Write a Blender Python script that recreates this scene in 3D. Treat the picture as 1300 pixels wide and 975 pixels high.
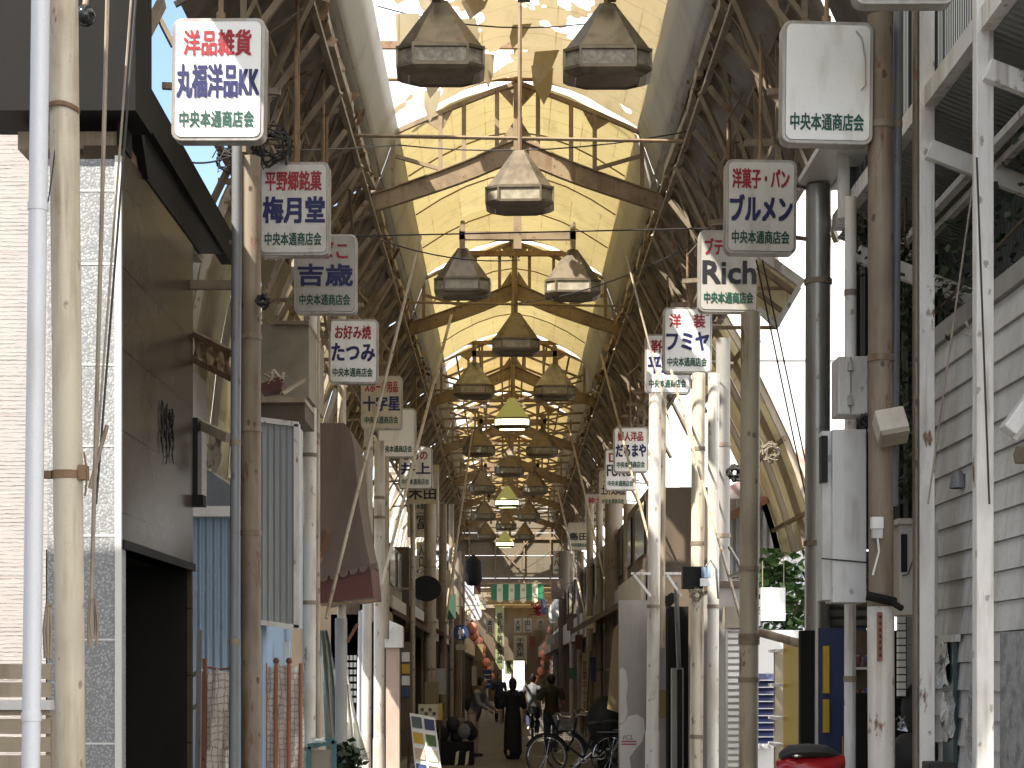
import bpy, bmesh, math, random
from mathutils import Vector, Matrix
R = math.radians
S = bpy.context.scene
C = S.collection
for o in list(bpy.data.objects):
    bpy.data.objects.remove(o)
random.seed(7)

# ------------------------------------------------------------------ camera, sky, sun, exposure
F = 2300.0; VX = 643.0; VY = 853.0; EYE = 1.7          # focal length and vanishing point measured on the photograph
cd = bpy.data.cameras.new('camera'); cam = bpy.data.objects.new('camera', cd); C.objects.link(cam)
cam.location = (0, 0, EYE); cam.rotation_euler = (R(90), 0, 0)
cd.sensor_width = 36; cd.lens = 36 * F / 1300
cd.shift_x = (650 - VX) / 1300; cd.shift_y = (VY - 487.5) / 1300
cd.clip_end = 2000; cd.clip_start = 0.1
S.camera = cam
SUN = Vector((-0.46, -0.48, 0.76)).normalized()        # direction towards the sun
elev = math.asin(SUN.z); azim = math.atan2(SUN.x, SUN.y)
w = bpy.data.worlds.new('World'); S.world = w; w.use_nodes = True
nt = w.node_tree; nt.nodes.clear()
wo = nt.nodes.new('ShaderNodeOutputWorld'); bg = nt.nodes.new('ShaderNodeBackground')
sky = nt.nodes.new('ShaderNodeTexSky'); sky.sky_type = 'NISHITA'; sky.sun_disc = False
sky.sun_elevation = elev; sky.sun_rotation = azim
tc = nt.nodes.new('ShaderNodeTexCoord'); nz = nt.nodes.new('ShaderNodeTexNoise'); nz.inputs['Scale'].default_value = 3.2
nz.inputs['Detail'].default_value = 6
sx = nt.nodes.new('ShaderNodeSeparateXYZ')
ad = nt.nodes.new('ShaderNodeMath'); ad.operation = 'MULTIPLY_ADD'; ad.inputs[1].default_value = 1.6; ad.inputs[2].default_value = 0.46
ad2 = nt.nodes.new('ShaderNodeMath'); ad2.operation = 'ADD'
rp = nt.nodes.new('ShaderNodeMapRange'); rp.inputs[1].default_value = 0.74; rp.inputs[2].default_value = 0.92
mx = nt.nodes.new('ShaderNodeMix'); mx.data_type = 'RGBA'
mx.inputs[7].default_value = (9.5, 9.5, 9.6, 1)        # bright thin cloud
L = nt.links.new
L(tc.outputs['Generated'], nz.inputs['Vector']); L(tc.outputs['Generated'], sx.inputs[0])
L(sx.outputs['X'], ad.inputs[0]); L(ad.outputs[0], ad2.inputs[0]); L(nz.outputs['Fac'], ad2.inputs[1])
L(ad2.outputs[0], rp.inputs[0]); L(rp.outputs[0], mx.inputs[0]); L(sky.outputs[0], mx.inputs[6]); L(mx.outputs[2], bg.inputs[0])
bg.inputs[1].default_value = 0.14
L(bg.outputs[0], wo.inputs[0])
sd = bpy.data.lights.new('sun', 'SUN'); sd.energy = 4.6; sd.angle = R(0.5); sd.color = (1.0, 0.94, 0.84)
so = bpy.data.objects.new('sun', sd); C.objects.link(so); so.rotation_euler = SUN.to_track_quat('Z', 'Y').to_euler()
S.view_settings.view_transform = 'Standard'; S.view_settings.look = 'None'
S.view_settings.exposure = 1.18; S.view_settings.gamma = 1
S.cycles.use_denoising = True
S.cycles.max_bounces = 8; S.cycles.diffuse_bounces = 5; S.cycles.glossy_bounces = 3; S.cycles.transparent_max_bounces = 8
S.cycles.transmission_bounces = 5; S.cycles.sample_clamp_indirect = 6; S.cycles.caustics_reflective = False; S.cycles.caustics_refractive = False

def P(x, y, D):                                        # point seen at photograph pixel x, y at distance D metres
    return Vector(((x - VX) / F * D, D, EYE + (VY - y) / F * D))
def PX(x, D): return (x - VX) / F * D
def PZ(y, D): return EYE + (VY - y) / F * D

# ------------------------------------------------------------------ materials
def rgb(c): return (c[0], c[1], c[2], 1)
class N:
    def __init__(s, name):
        s.m = bpy.data.materials.new(name); s.m.use_nodes = True; s.t = s.m.node_tree
        s.b = s.t.nodes['Principled BSDF']; s.out = s.t.nodes['Material Output']
        s.tc = s.n('ShaderNodeTexCoord'); s.vec = s.tc.outputs['Object']
    def n(s, ty, **k):
        x = s.t.nodes.new(ty)
        for a, v in k.items(): setattr(x, a, v)
        return x
    def l(s, a, b): s.t.links.new(a, b)
    def math(s, op, a, b=None, c=None):
        x = s.n('ShaderNodeMath', operation=op)
        for i, v in enumerate((a, b, c)):
            if v is None: continue
            if isinstance(v, (int, float)): x.inputs[i].default_value = v
            else: s.l(v, x.inputs[i])
        return x.outputs[0]
    def noise(s, scale, detail=4, stretch=None, rnd=True, rough=0.6):
        x = s.n('ShaderNodeTexNoise', noise_dimensions='4D'); x.inputs['Scale'].default_value = scale
        x.inputs['Detail'].default_value = detail; x.inputs['Roughness'].default_value = rough
        if stretch:
            mp = s.n('ShaderNodeMapping'); mp.inputs['Scale'].default_value = stretch; s.l(s.vec, mp.inputs[0]); s.l(mp.outputs[0], x.inputs['Vector'])
        else: s.l(s.vec, x.inputs['Vector'])
        if rnd:
            oi = s.n('ShaderNodeObjectInfo'); s.l(s.math('MULTIPLY', oi.outputs['Random'], 37.0), x.inputs['W'])
        return x.outputs['Fac']
    def ramp(s, v, a, b):
        x = s.n('ShaderNodeMapRange'); x.inputs[1].default_value = a; x.inputs[2].default_value = b; s.l(v, x.inputs[0]); return x.outputs[0]
    def mix(s, f, a, b):
        x = s.n('ShaderNodeMix', data_type='RGBA')
        if isinstance(f, (int, float)): x.inputs[0].default_value = f
        else: s.l(f, x.inputs[0])
        for i, v in ((6, a), (7, b)):
            if isinstance(v, tuple): x.inputs[i].default_value = rgb(v)
            else: s.l(v, x.inputs[i])
        return x.outputs[2]
    def bump(s, h, st, dist=0.02):
        x = s.n('ShaderNodeBump'); x.inputs['Strength'].default_value = st; x.inputs['Distance'].default_value = dist
        s.l(h, x.inputs['Height']); s.l(x.outputs[0], s.b.inputs['Normal'])
    def col(s, v):
        if isinstance(v, tuple): s.b.inputs['Base Color'].default_value = rgb(v)
        else: s.l(v, s.b.inputs['Base Color'])
    def set(s, rough=.6, metal=0.):
        s.b.inputs['Roughness'].default_value = rough; s.b.inputs['Metallic'].default_value = metal

RUST = (0.16, 0.065, 0.025)
def worn(name, base, dirt=None, amt=.5, rust=0., scale=3., rough=.55, metal=0., bump=.15, streak=True, fine=60.):
    k = N(name); dirt = dirt or tuple(c * .45 for c in base)
    a = k.noise(scale, 5, (1, 1, .25) if streak else None); f = k.ramp(a, .58 - .22 * amt, .70)
    f = k.math('MULTIPLY', f, min(1., .35 + amt))
    c = k.mix(f, base, dirt)
    g = k.noise(fine, 3)
    c = k.mix(k.math('MULTIPLY', k.ramp(g, .55, .8), .25), c, tuple(x * .5 for x in base))
    if rust > 0:
        r = k.noise(scale * 1.9, 8, (1, 1, .35) if streak else None, rough=.7); r = k.ramp(r, .66 - .24 * rust, .70 - .20 * rust)
        c = k.mix(r, c, RUST)
        v = k.n('ShaderNodeTexVoronoi'); v.inputs['Scale'].default_value = 5.5; mp = k.n('ShaderNodeMapping'); mp.inputs['Scale'].default_value = (1.6, 1.6, .9); k.l(k.vec, mp.inputs[0]); k.l(mp.outputs[0], v.inputs['Vector'])
        q = k.noise(24, 5, rough=.75); ch = k.math('ADD', v.outputs['Distance'], k.math('MULTIPLY', q, .5))      # chipped paint spots
        ch = k.math('MULTIPLY', k.ramp(ch, .40, .35), min(1., .45 + rust)); c = k.mix(ch, c, tuple(x * .55 for x in dirt))
        st = k.noise(9, 4, (1.3, 1.3, .07)); c = k.mix(k.math('MULTIPLY', k.math('MULTIPLY', k.ramp(st, .50, .64), k.ramp(k.noise(1.7, 3), .42, .6)), min(.8, .45 + rust)), c, tuple(.5 * (x + y) for x, y in zip(dirt, RUST)))
    k.col(c); k.set(rough, metal); k.bump(g, bump, .01)
    return k.m
def plain(name, c, rough=.5, metal=0.):
    k = N(name); g = k.noise(14, 4); k.col(k.mix(k.ramp(g, .35, .75), c, tuple(x * .72 for x in c))); k.set(rough, metal)
    return k.m
def emit(name, c, st):
    k = N(name); k.col(c); k.b.inputs['Emission Color'].default_value = rgb(c); k.b.inputs['Emission Strength'].default_value = st
    return k.m
def corr(name, base, period, axis='X', dirt=None, amt=.4, rough=.5, metal=0., rust=0., dep=.02):   # corrugated or slatted sheet
    k = N(name); dirt = dirt or tuple(c * .5 for c in base)
    sp = k.n('ShaderNodeSeparateXYZ'); k.l(k.vec, sp.inputs[0])
    v = k.math('SINE', k.math('MULTIPLY', sp.outputs[axis], 2 * math.pi / period))
    a = k.noise(2.5, 5, (1, 1, .3) if axis != 'Z' else (1, 1, 1)); c = k.mix(k.math('MULTIPLY', k.ramp(a, .45, .75), amt), base, dirt)
    if rust > 0:
        r = k.noise(5, 8, (1, 1, .4)); c = k.mix(k.ramp(r, .74 - .3 * rust, .78 - .22 * rust), c, RUST)
    k.col(c); k.set(rough, metal); k.bump(v, .9, dep)
    return k.m
def sheet(name, colr, seam, trans=.75, holes=False, dirt=.35):   # thin translucent plastic roof sheet
    k = N(name); t = k.t; t.nodes.remove(k.b)
    sp = k.n('ShaderNodeSeparateXYZ'); k.l(k.vec, sp.inputs[0])
    a = k.noise(1.1, 6, (1, .5, 1), rnd=False); c = k.mix(k.math('MULTIPLY', k.ramp(a, .42, .75), dirt), colr, tuple(x * .5 for x in seam))
    fx = k.math('FRACT', k.math('MULTIPLY', sp.outputs['X'], 2.3)); fy = k.math('FRACT', k.math('MULTIPLY', k.math('ADD', sp.outputs['Y'], k.math('MULTIPLY', sp.outputs['X'], .22)), 2.2))
    ln = k.math('MAXIMUM', k.math('LESS_THAN', fx, .035), k.math('LESS_THAN', fy, .05))
    b = k.noise(2.0, 2, rnd=False); ln = k.math('MULTIPLY', ln, k.ramp(b, .38, .6))
    wn = k.n('ShaderNodeTexWhiteNoise', noise_dimensions='2D'); cb = k.n('ShaderNodeCombineXYZ')
    k.l(k.math('FLOOR', k.math('MULTIPLY', sp.outputs['X'], 1.15)), cb.inputs[0]); k.l(k.math('FLOOR', k.math('MULTIPLY', sp.outputs['Y'], .55)), cb.inputs[1]); k.l(cb.outputs[0], wn.inputs['Vector'])
    c = k.mix(k.math('MULTIPLY', wn.outputs['Value'], .38), c, tuple(x * y for x, y in zip(colr, (.62, .55, .42))))      # patched panels of different age
    gr = k.noise(2.6, 7, (1.4, .5, 1), rnd=False, rough=.7); c = k.mix(k.math('MULTIPLY', k.ramp(gr, .52, .68), .55), c, tuple(x * .55 for x in colr))
    c = k.mix(k.math('MULTIPLY', ln, .75), c, seam)
    df = k.n('ShaderNodeBsdfDiffuse'); tr = k.n('ShaderNodeBsdfTranslucent'); ms = k.n('ShaderNodeMixShader'); ms.inputs[0].default_value = trans
    k.l(c, df.inputs[0]); k.l(c, tr.inputs[0]); k.l(df.outputs[0], ms.inputs[1]); k.l(tr.outputs[0], ms.inputs[2])
    o = ms.outputs[0]
    if holes:
        h = k.noise(1.7, 3, (1.0, .62, 1), rnd=False, rough=.5)
        h = k.math('ADD', h, k.math('MULTIPLY', sp.outputs['X'], -.12)); 
        m = k.math('GREATER_THAN', h, holes)
        tp = k.n('ShaderNodeBsdfTransparent'); m2 = k.n('ShaderNodeMixShader'); k.l(m, m2.inputs[0]); k.l(o, m2.inputs[1]); k.l(tp.outputs[0], m2.inputs[2]); o = m2.outputs[0]
    k.l(o, k.out.inputs[0])
    return k.m
def speck(name, a, b, scale, rough=.5, bumpst=.3):
    k = N(name); v = k.n('ShaderNodeTexVoronoi'); v.inputs['Scale'].default_value = scale; k.l(k.vec, v.inputs['Vector'])
    g = k.noise(scale * .8, 3); x = k.math('ADD', k.math('MULTIPLY', v.outputs['Distance'], .8), k.math('MULTIPLY', g, .6))
    k.col(k.mix(k.ramp(x, .35, .75), a, b)); k.set(rough); k.bump(x, bumpst, .01); return k.m

M = {}
M['cream_pole'] = worn('cream_pole', (.62, .55, .42), (.30, .21, .12), .38, .22, 3.5, .5)
M['white_pole'] = worn('white_pole', (.60, .565, .50), (.33, .26, .18), .4, .24, 4, .45)
M['brown_pole'] = worn('brown_pole', (.27, .215, .155), (.10, .07, .045), .6, .42, 3, .6)
M['tan_pole'] = worn('tan_pole', (.42, .355, .26), (.17, .12, .07), .5, .25, 3, .55)
M['steel_grey'] = worn('steel_grey', (.22, .225, .23), (.10, .10, .10), .4, .08, 3, .4, .2)
M['conduit'] = worn('conduit', (.18, .19, .20), (.09, .09, .09), .4, .05, 3, .45)
M['galv'] = worn('galv', (.33, .32, .29), (.16, .14, .11), .4, .1, 3, .3, .55)
M['pvc'] = worn('pvc', (.74, .76, .80), (.5, .5, .5), .12, 0, 3, .35)
M['white_steel'] = worn('white_steel', (.72, .705, .67), (.30, .26, .21), .35, .24, 3.5, .5)
M['rust_steel'] = worn('rust_steel', (.26, .165, .09), (.12, .07, .035), .6, .45, 3, .7, streak=False)
M['dark_steel'] = worn('dark_steel', (.27, .215, .15), (.13, .10, .07), .6, .3, 3, .65, streak=False)
M['truss'] = worn('truss', (.30, .22, .13), (.15, .10, .055), .6, .25, 3, .6, streak=False)
M['wood'] = worn('wood', (.40, .33, .24), (.16, .11, .07), .5, 0, 2.5, .8)
M['gable_wood'] = worn('gable_wood', (.20, .165, .115), (.10, .08, .055), .5, 0, 2.5, .8)
M['wood_dark'] = worn('wood_dark', (.13, .095, .065), (.06, .045, .03), .5, 0, 2.5, .8)
M['fascia'] = worn('fascia', (.38, .365, .32), (.24, .21, .16), .35, 0, 1.6, .6, streak=False)
M['side_roof'] = worn('side_roof', (.26, .235, .20), (.08, .065, .05), .6, .1, 1.5, .8, streak=False)
M['lamp_metal'] = worn('lamp_metal', (.20, .165, .115), (.09, .07, .045), .5, .1, 6, .42, .45, streak=False)
M['black'] = plain('black', (.015, .015, .016), .45)
M['black_and_shade'] = worn('black_and_shade', (.014, .013, .012), (.008, .008, .007), .5, 0, 2, .7)  # near-black for dark parts and for shade painted into doorways and shopfronts
M['rope'] = worn('rope', (.30, .25, .19), (.15, .12, .09), .5, 0, 20, .9)
M['cable'] = plain('cable', (.03, .028, .026), .6)
M['wire'] = plain('wire', (.10, .085, .07), .6)
M['frame_grey'] = worn('frame_grey', (.42, .40, .37), (.20, .17, .14), .45, .08, 8, .4, .3)
M['face_white'] = worn('face_white', (.86, .86, .84), (.56, .52, .44), .34, 0, 5, .35, bump=.03)
M['face_soft'] = worn('face_soft', (.66, .64, .60), (.42, .38, .31), .45, 0, 5, .5, bump=.03)
M['face_grey'] = worn('face_grey', (.44, .42, .385), (.36, .32, .26), .45, 0, 5, .5, bump=.03)
M['face_tan'] = worn('face_tan', (.52, .45, .33), (.32, .26, .17), .45, 0, 5, .5, bump=.03)
M['red_ink'] = plain('red_ink', (.34, .010, .022), .5)
M['navy_ink'] = plain('navy_ink', (.008, .010, .10), .5)
M['black_ink'] = plain('black_ink', (.02, .018, .025), .5)
M['green_ink'] = plain('green_ink', (.004, .075, .05), .5)
M['white_paint'] = worn('white_paint', (.72, .71, .68), (.45, .42, .36), .3, 0, 3, .5)
M['white_wall'] = worn('white_wall', (.80, .78, .75), (.62, .58, .52), .3, 0, .8, .8)
M['box_grey'] = worn('box_grey', (.58, .575, .55), (.28, .25, .21), .35, .1, 5, .45)
M['box_beige'] = worn('box_beige', (.52, .48, .41), (.30, .25, .18), .35, .06, 5, .5)
M['blue_sheet'] = corr('blue_sheet', (.36, .50, .66), .076, 'X', amt=.25, rough=.45)
M['white_corr'] = corr('white_corr', (.74, .77, .80), .10, 'X', amt=.2)
M['grey_corr'] = corr('grey_corr', (.42, .46, .47), .062, 'X', amt=.4)
M['dark_end_corr'] = corr('dark_end_corr', (.06, .065, .062), .07, 'X', amt=.4)
M['dark_corr'] = corr('dark_corr', (.115, .125, .12), .07, 'Y', amt=.4)
M['roof_corr'] = corr('roof_corr', (.20, .21, .20), .076, 'Y', amt=.6, rust=.1)
M['shutter'] = corr('shutter', (.66, .64, .58), .075, 'Z', amt=.3)
M['shutter_dark'] = corr('shutter_dark', (.14, .125, .105), .08, 'Z', amt=.5)
M['shutter_blue'] = corr('shutter_blue', (.055, .075, .16), .17, 'Z', amt=.3, dep=.05)
M['granite'] = speck('granite', (.50, .51, .515), (.24, .245, .25), 62)
M['concrete'] = worn('concrete', (.36, .345, .32), (.19, .175, .155), .5, 0, 1.6, .85, bump=.3)
M['mortar'] = worn('mortar', (.30, .26, .20), (.19, .155, .11), .5, 0, 2.2, .9, streak=False, bump=.4)
M['red_paint'] = worn('red_paint', (.10, .028, .02), (.10, .03, .02), .5, 0, 4, .6)
M['awning'] = worn('awning', (.155, .11, .085), (.09, .065, .05), .4, 0, 2, .85)
M['pink'] = worn('pink', (.50, .37, .30), (.34, .23, .17), .4, 0, 3, .8)
M['orange_rail'] = worn('orange_rail', (.36, .13, .06), (.20, .07, .03), .4, 0, 6, .55)
M['rust_post'] = worn('rust_post', (.22, .09, .045), (.10, .05, .03), .5, .4, 6, .7)
M['ochre'] = worn('ochre', (.27, .20, .09), (.16, .11, .05), .4, 0, 4, .7)
M['dull_green'] = plain('dull_green', (.05, .13, .08), .6)
M['dull_blue'] = plain('dull_blue', (.05, .07, .13), .5)
M['yellow'] = worn('yellow', (.55, .36, .03), (.36, .22, .02), .3, 0, 4, .5)
M['blue_dark'] = worn('blue_dark', (.025, .035, .11), (.015, .02, .05), .4, 0, 4, .5)
M['teal'] = worn('teal', (.06, .16, .18), (.03, .12, .13), .4, 0, 4, .5)
M['teal_door'] = worn('teal_door', (.06, .10, .095), (.03, .05, .05), .4, 0, 3, .4)
M['foil'] = worn('foil', (.66, .70, .74), (.20, .23, .26), .6, 0, 9, .22, .85, streak=False, bump=.8)
M['red_gloss'] = plain('red_gloss', (.30, .012, .015), .22)
M['roof_red'] = corr('roof_red', (.42, .24, .19), .2, 'X', amt=.3)
M['tile_roof'] = corr('tile_roof', (.12, .12, .13), .25, 'X', amt=.3)
M['tarp'] = worn('tarp', (.50, .52, .45), (.30, .31, .26), .4, 0, 2, .8)
M['tarp_white'] = worn('tarp_white', (.74, .73, .66), (.5, .46, .36), .3, 0, 2, .8)
M['chrome'] = plain('chrome', (.55, .55, .56), .2, .9)
M['rubber'] = plain('rubber', (.02, .02, .02), .7)
M['skin'] = plain('skin', (.42, .26, .18), .5)
M['hair'] = plain('hair', (.012, .010, .010), .5)
M['cloth_black'] = plain('cloth_black', (.012, .012, .016), .85)
M['cloth_olive'] = plain('cloth_olive', (.045, .042, .03), .85)
M['cloth_grey'] = plain('cloth_grey', (.18, .18, .19), .85)
M['cloth_tan'] = plain('cloth_tan', (.36, .30, .21), .85)
M['cloth_denim'] = plain('cloth_denim', (.04, .05, .09), .85)
M['leaf'] = plain('leaf', (.055, .12, .03), .5)
M['leaf_dark'] = plain('leaf_dark', (.025, .045, .018), .55)
M['lantern'] = worn('lantern', (.80, .30, .20), (.55, .17, .10), .4, 0, 6, .6)
M['lantern_band'] = plain('lantern_band', (.02, .02, .02), .6)
M['paper'] = worn('paper', (.66, .62, .44), (.45, .40, .25), .4, 0, 6, .8)
M['paper_green'] = plain('paper_green', (.30, .33, .16), .8)
M['green'] = plain('green', (.02, .20, .09), .6)
M['plastic_white'] = worn('plastic_white', (.78, .78, .76), (.55, .5, .44), .25, 0, 6, .35)
M['glass_dark'] = plain('glass_dark', (.02, .022, .025), .12)
M['sign_blue'] = plain('sign_blue', (.02, .05, .16), .5)
M['bark'] = worn('bark', (.12, .085, .055), (.06, .04, .03), .5, 0, 6, .9)
M['lit'] = emit('lit_glass', (.92, .95, .46), 2.2)
M['lit_hood'] = emit('lit_hood', (.36, .37, .12), .16)

for m_ in ('black_and_shade', 'black'): M[m_].node_tree.nodes['Principled BSDF'].inputs['Specular IOR Level'].default_value = .15
k = N('lamp_glass'); g = k.noise(16, 5, rough=.7); k.col(k.mix(k.ramp(g, .4, .65), (.17, .15, .115), (.42, .39, .33))); k.set(.28); k.bump(g, .5, .01); M['lamp_glass'] = k.m
k = N('far_glass'); g = k.noise(10, 4); k.col(k.mix(k.ramp(g, .4, .65), (.32, .28, .20), (.50, .45, .34))); k.set(.3); M['pale_glass'] = k.m

def paving():
    k = N('paving'); b = k.n('ShaderNodeTexBrick'); b.inputs['Scale'].default_value = 1.0
    b.inputs['Brick Width'].default_value = .6; b.inputs['Row Height'].default_value = .3; b.inputs['Mortar Size'].default_value = .008
    b.inputs['Color1'].default_value = (.20, .18, .155, 1); b.inputs['Color2'].default_value = (.165, .145, .125, 1); b.inputs['Mortar'].default_value = (.08, .07, .06, 1)
    k.l(k.vec, b.inputs['Vector']); a = k.noise(.7, 6); k.col(k.mix(k.math('MULTIPLY', k.ramp(a, .42, .7), .5), b.outputs['Color'], (.09, .08, .07))); k.set(.7)
    return k.m
M['paving'] = paving()
M['asphalt'] = worn('asphalt', (.075, .073, .07), (.045, .044, .042), .5, 0, .6, .9, streak=False)

def siding():                                           # grooved pale siding boards, grooves along X
    k = N('siding'); sp = k.n('ShaderNodeSeparateXYZ'); k.l(k.vec, sp.inputs[0])
    wv = k.noise(3, 3, (6, 1, 60), rnd=False); z = k.math('ADD', k.math('MULTIPLY', sp.outputs['Z'], 1 / .030), k.math('MULTIPLY', wv, 1.2))
    s = k.math('SINE', k.math('MULTIPLY', z, 2 * math.pi)); st = k.noise(7, 3, (.6, 1, 9), rnd=False)
    gro = k.math('MULTIPLY', k.ramp(s, .1, .8), k.ramp(st, .40, .62))
    fz = k.math('FRACT', k.math('MULTIPLY', sp.outputs['Z'], 1 / .4)); jn = k.math('LESS_THAN', fz, .018)
    c = k.mix(k.math('MULTIPLY', gro, .55), (.45, .412, .39), (.26, .232, .22)); c = k.mix(k.math('MULTIPLY', jn, .6), c, (.26, .22, .2))
    k.col(c); k.set(.7); k.bump(gro, .4, .02); return k.m
M['siding'] = siding()
def stone():                                            # polished brown stone cladding with open joints (wall lies in the YZ plane)
    k = N('stone'); sp = k.n('ShaderNodeSeparateXYZ'); k.l(k.vec, sp.inputs[0])
    fz = k.math('FRACT', k.math('MULTIPLY', k.math('ADD', sp.outputs['Z'], .0), 1 / .555)); fy = k.math('FRACT', k.math('MULTIPLY', sp.outputs['Y'], 1 / 1.42))
    j = k.math('MAXIMUM', k.math('LESS_THAN', fz, .022), k.math('LESS_THAN', fy, .006))
    a = k.noise(5, 5, rnd=False); c = k.mix(k.ramp(a, .35, .7), (.080, .064, .046), (.060, .048, .034)); c = k.mix(j, c, (.02, .018, .016))
    k.col(c); k.set(.24); k.b.inputs['Specular IOR Level'].default_value = .035; k.bump(k.noise(1.3, 2, rnd=False), .12, .03); return k.m
M['stone'] = stone()
def boards():                                           # grey concrete plank wall in the YZ plane: sawtooth lap each .29 m
    k = N('concrete_plank'); sp = k.n('ShaderNodeSeparateXYZ'); k.l(k.vec, sp.inputs[0])
    a = k.noise(1.4, 6, (1, 1, .5), rnd=False); b = k.noise(26, 4, rnd=False); v = k.noise(2.2, 4, (1, 3, .18), rnd=False)
    c = k.mix(k.ramp(a, .35, .72), (.72, .70, .67), (.44, .425, .405)); c = k.mix(k.math('MULTIPLY', k.ramp(v, .52, .75), .6), c, (.15, .14, .13))
    c = k.mix(k.math('MULTIPLY', k.ramp(b, .5, .75), .25), c, (.16, .15, .14)); k.col(c); k.set(.9); k.bump(b, .25, .01); return k.m
M['plank'] = boards()
def netting():                                          # white knotted net over sheeting
    k = N('netting'); sp = k.n('ShaderNodeSeparateXYZ'); k.l(k.vec, sp.inputs[0]); wv = k.noise(6, 3); v = k.n('ShaderNodeTexVoronoi', feature='DISTANCE_TO_EDGE'); v.inputs['Scale'].default_value = 17; mp = k.n('ShaderNodeMapping'); mp.inputs['Scale'].default_value = (.75, .75, 1.15)
    k.l(k.vec, mp.inputs[0]); k.l(mp.outputs[0], v.inputs['Vector'])
    a = k.noise(3, 4, (1, 1, .3)); sx_ = k.math('ABSOLUTE', k.math('SINE', k.math('ADD', k.math('MULTIPLY', sp.outputs['X'], 62.0), k.math('MULTIPLY', wv, 5.0)))); sz_ = k.math('ABSOLUTE', k.math('SINE', k.math('ADD', k.math('MULTIPLY', sp.outputs['Z'], 48.0), k.math('MULTIPLY', wv, 7.0)))); c = k.mix(k.ramp(k.math('MINIMUM', sx_, sz_), .05, .35), (.32, .27, .23), (.72, .67, .61)); c = k.mix(k.math('MULTIPLY', k.ramp(a, .5, .7), .6), c, (.38, .24, .16)); k.col(c); k.set(.9); return k.m
M['netting'] = netting()
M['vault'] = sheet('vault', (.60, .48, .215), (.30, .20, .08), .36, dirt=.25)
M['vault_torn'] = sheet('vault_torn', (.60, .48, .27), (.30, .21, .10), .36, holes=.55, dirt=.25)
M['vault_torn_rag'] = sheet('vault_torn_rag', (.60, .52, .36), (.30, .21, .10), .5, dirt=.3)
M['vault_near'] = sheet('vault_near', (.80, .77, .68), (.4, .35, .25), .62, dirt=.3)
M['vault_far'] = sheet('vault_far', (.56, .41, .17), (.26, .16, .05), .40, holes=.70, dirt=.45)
M['skirt'] = sheet('skirt', (.66, .60, .45), (.36, .30, .2), .55, dirt=.4)

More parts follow.
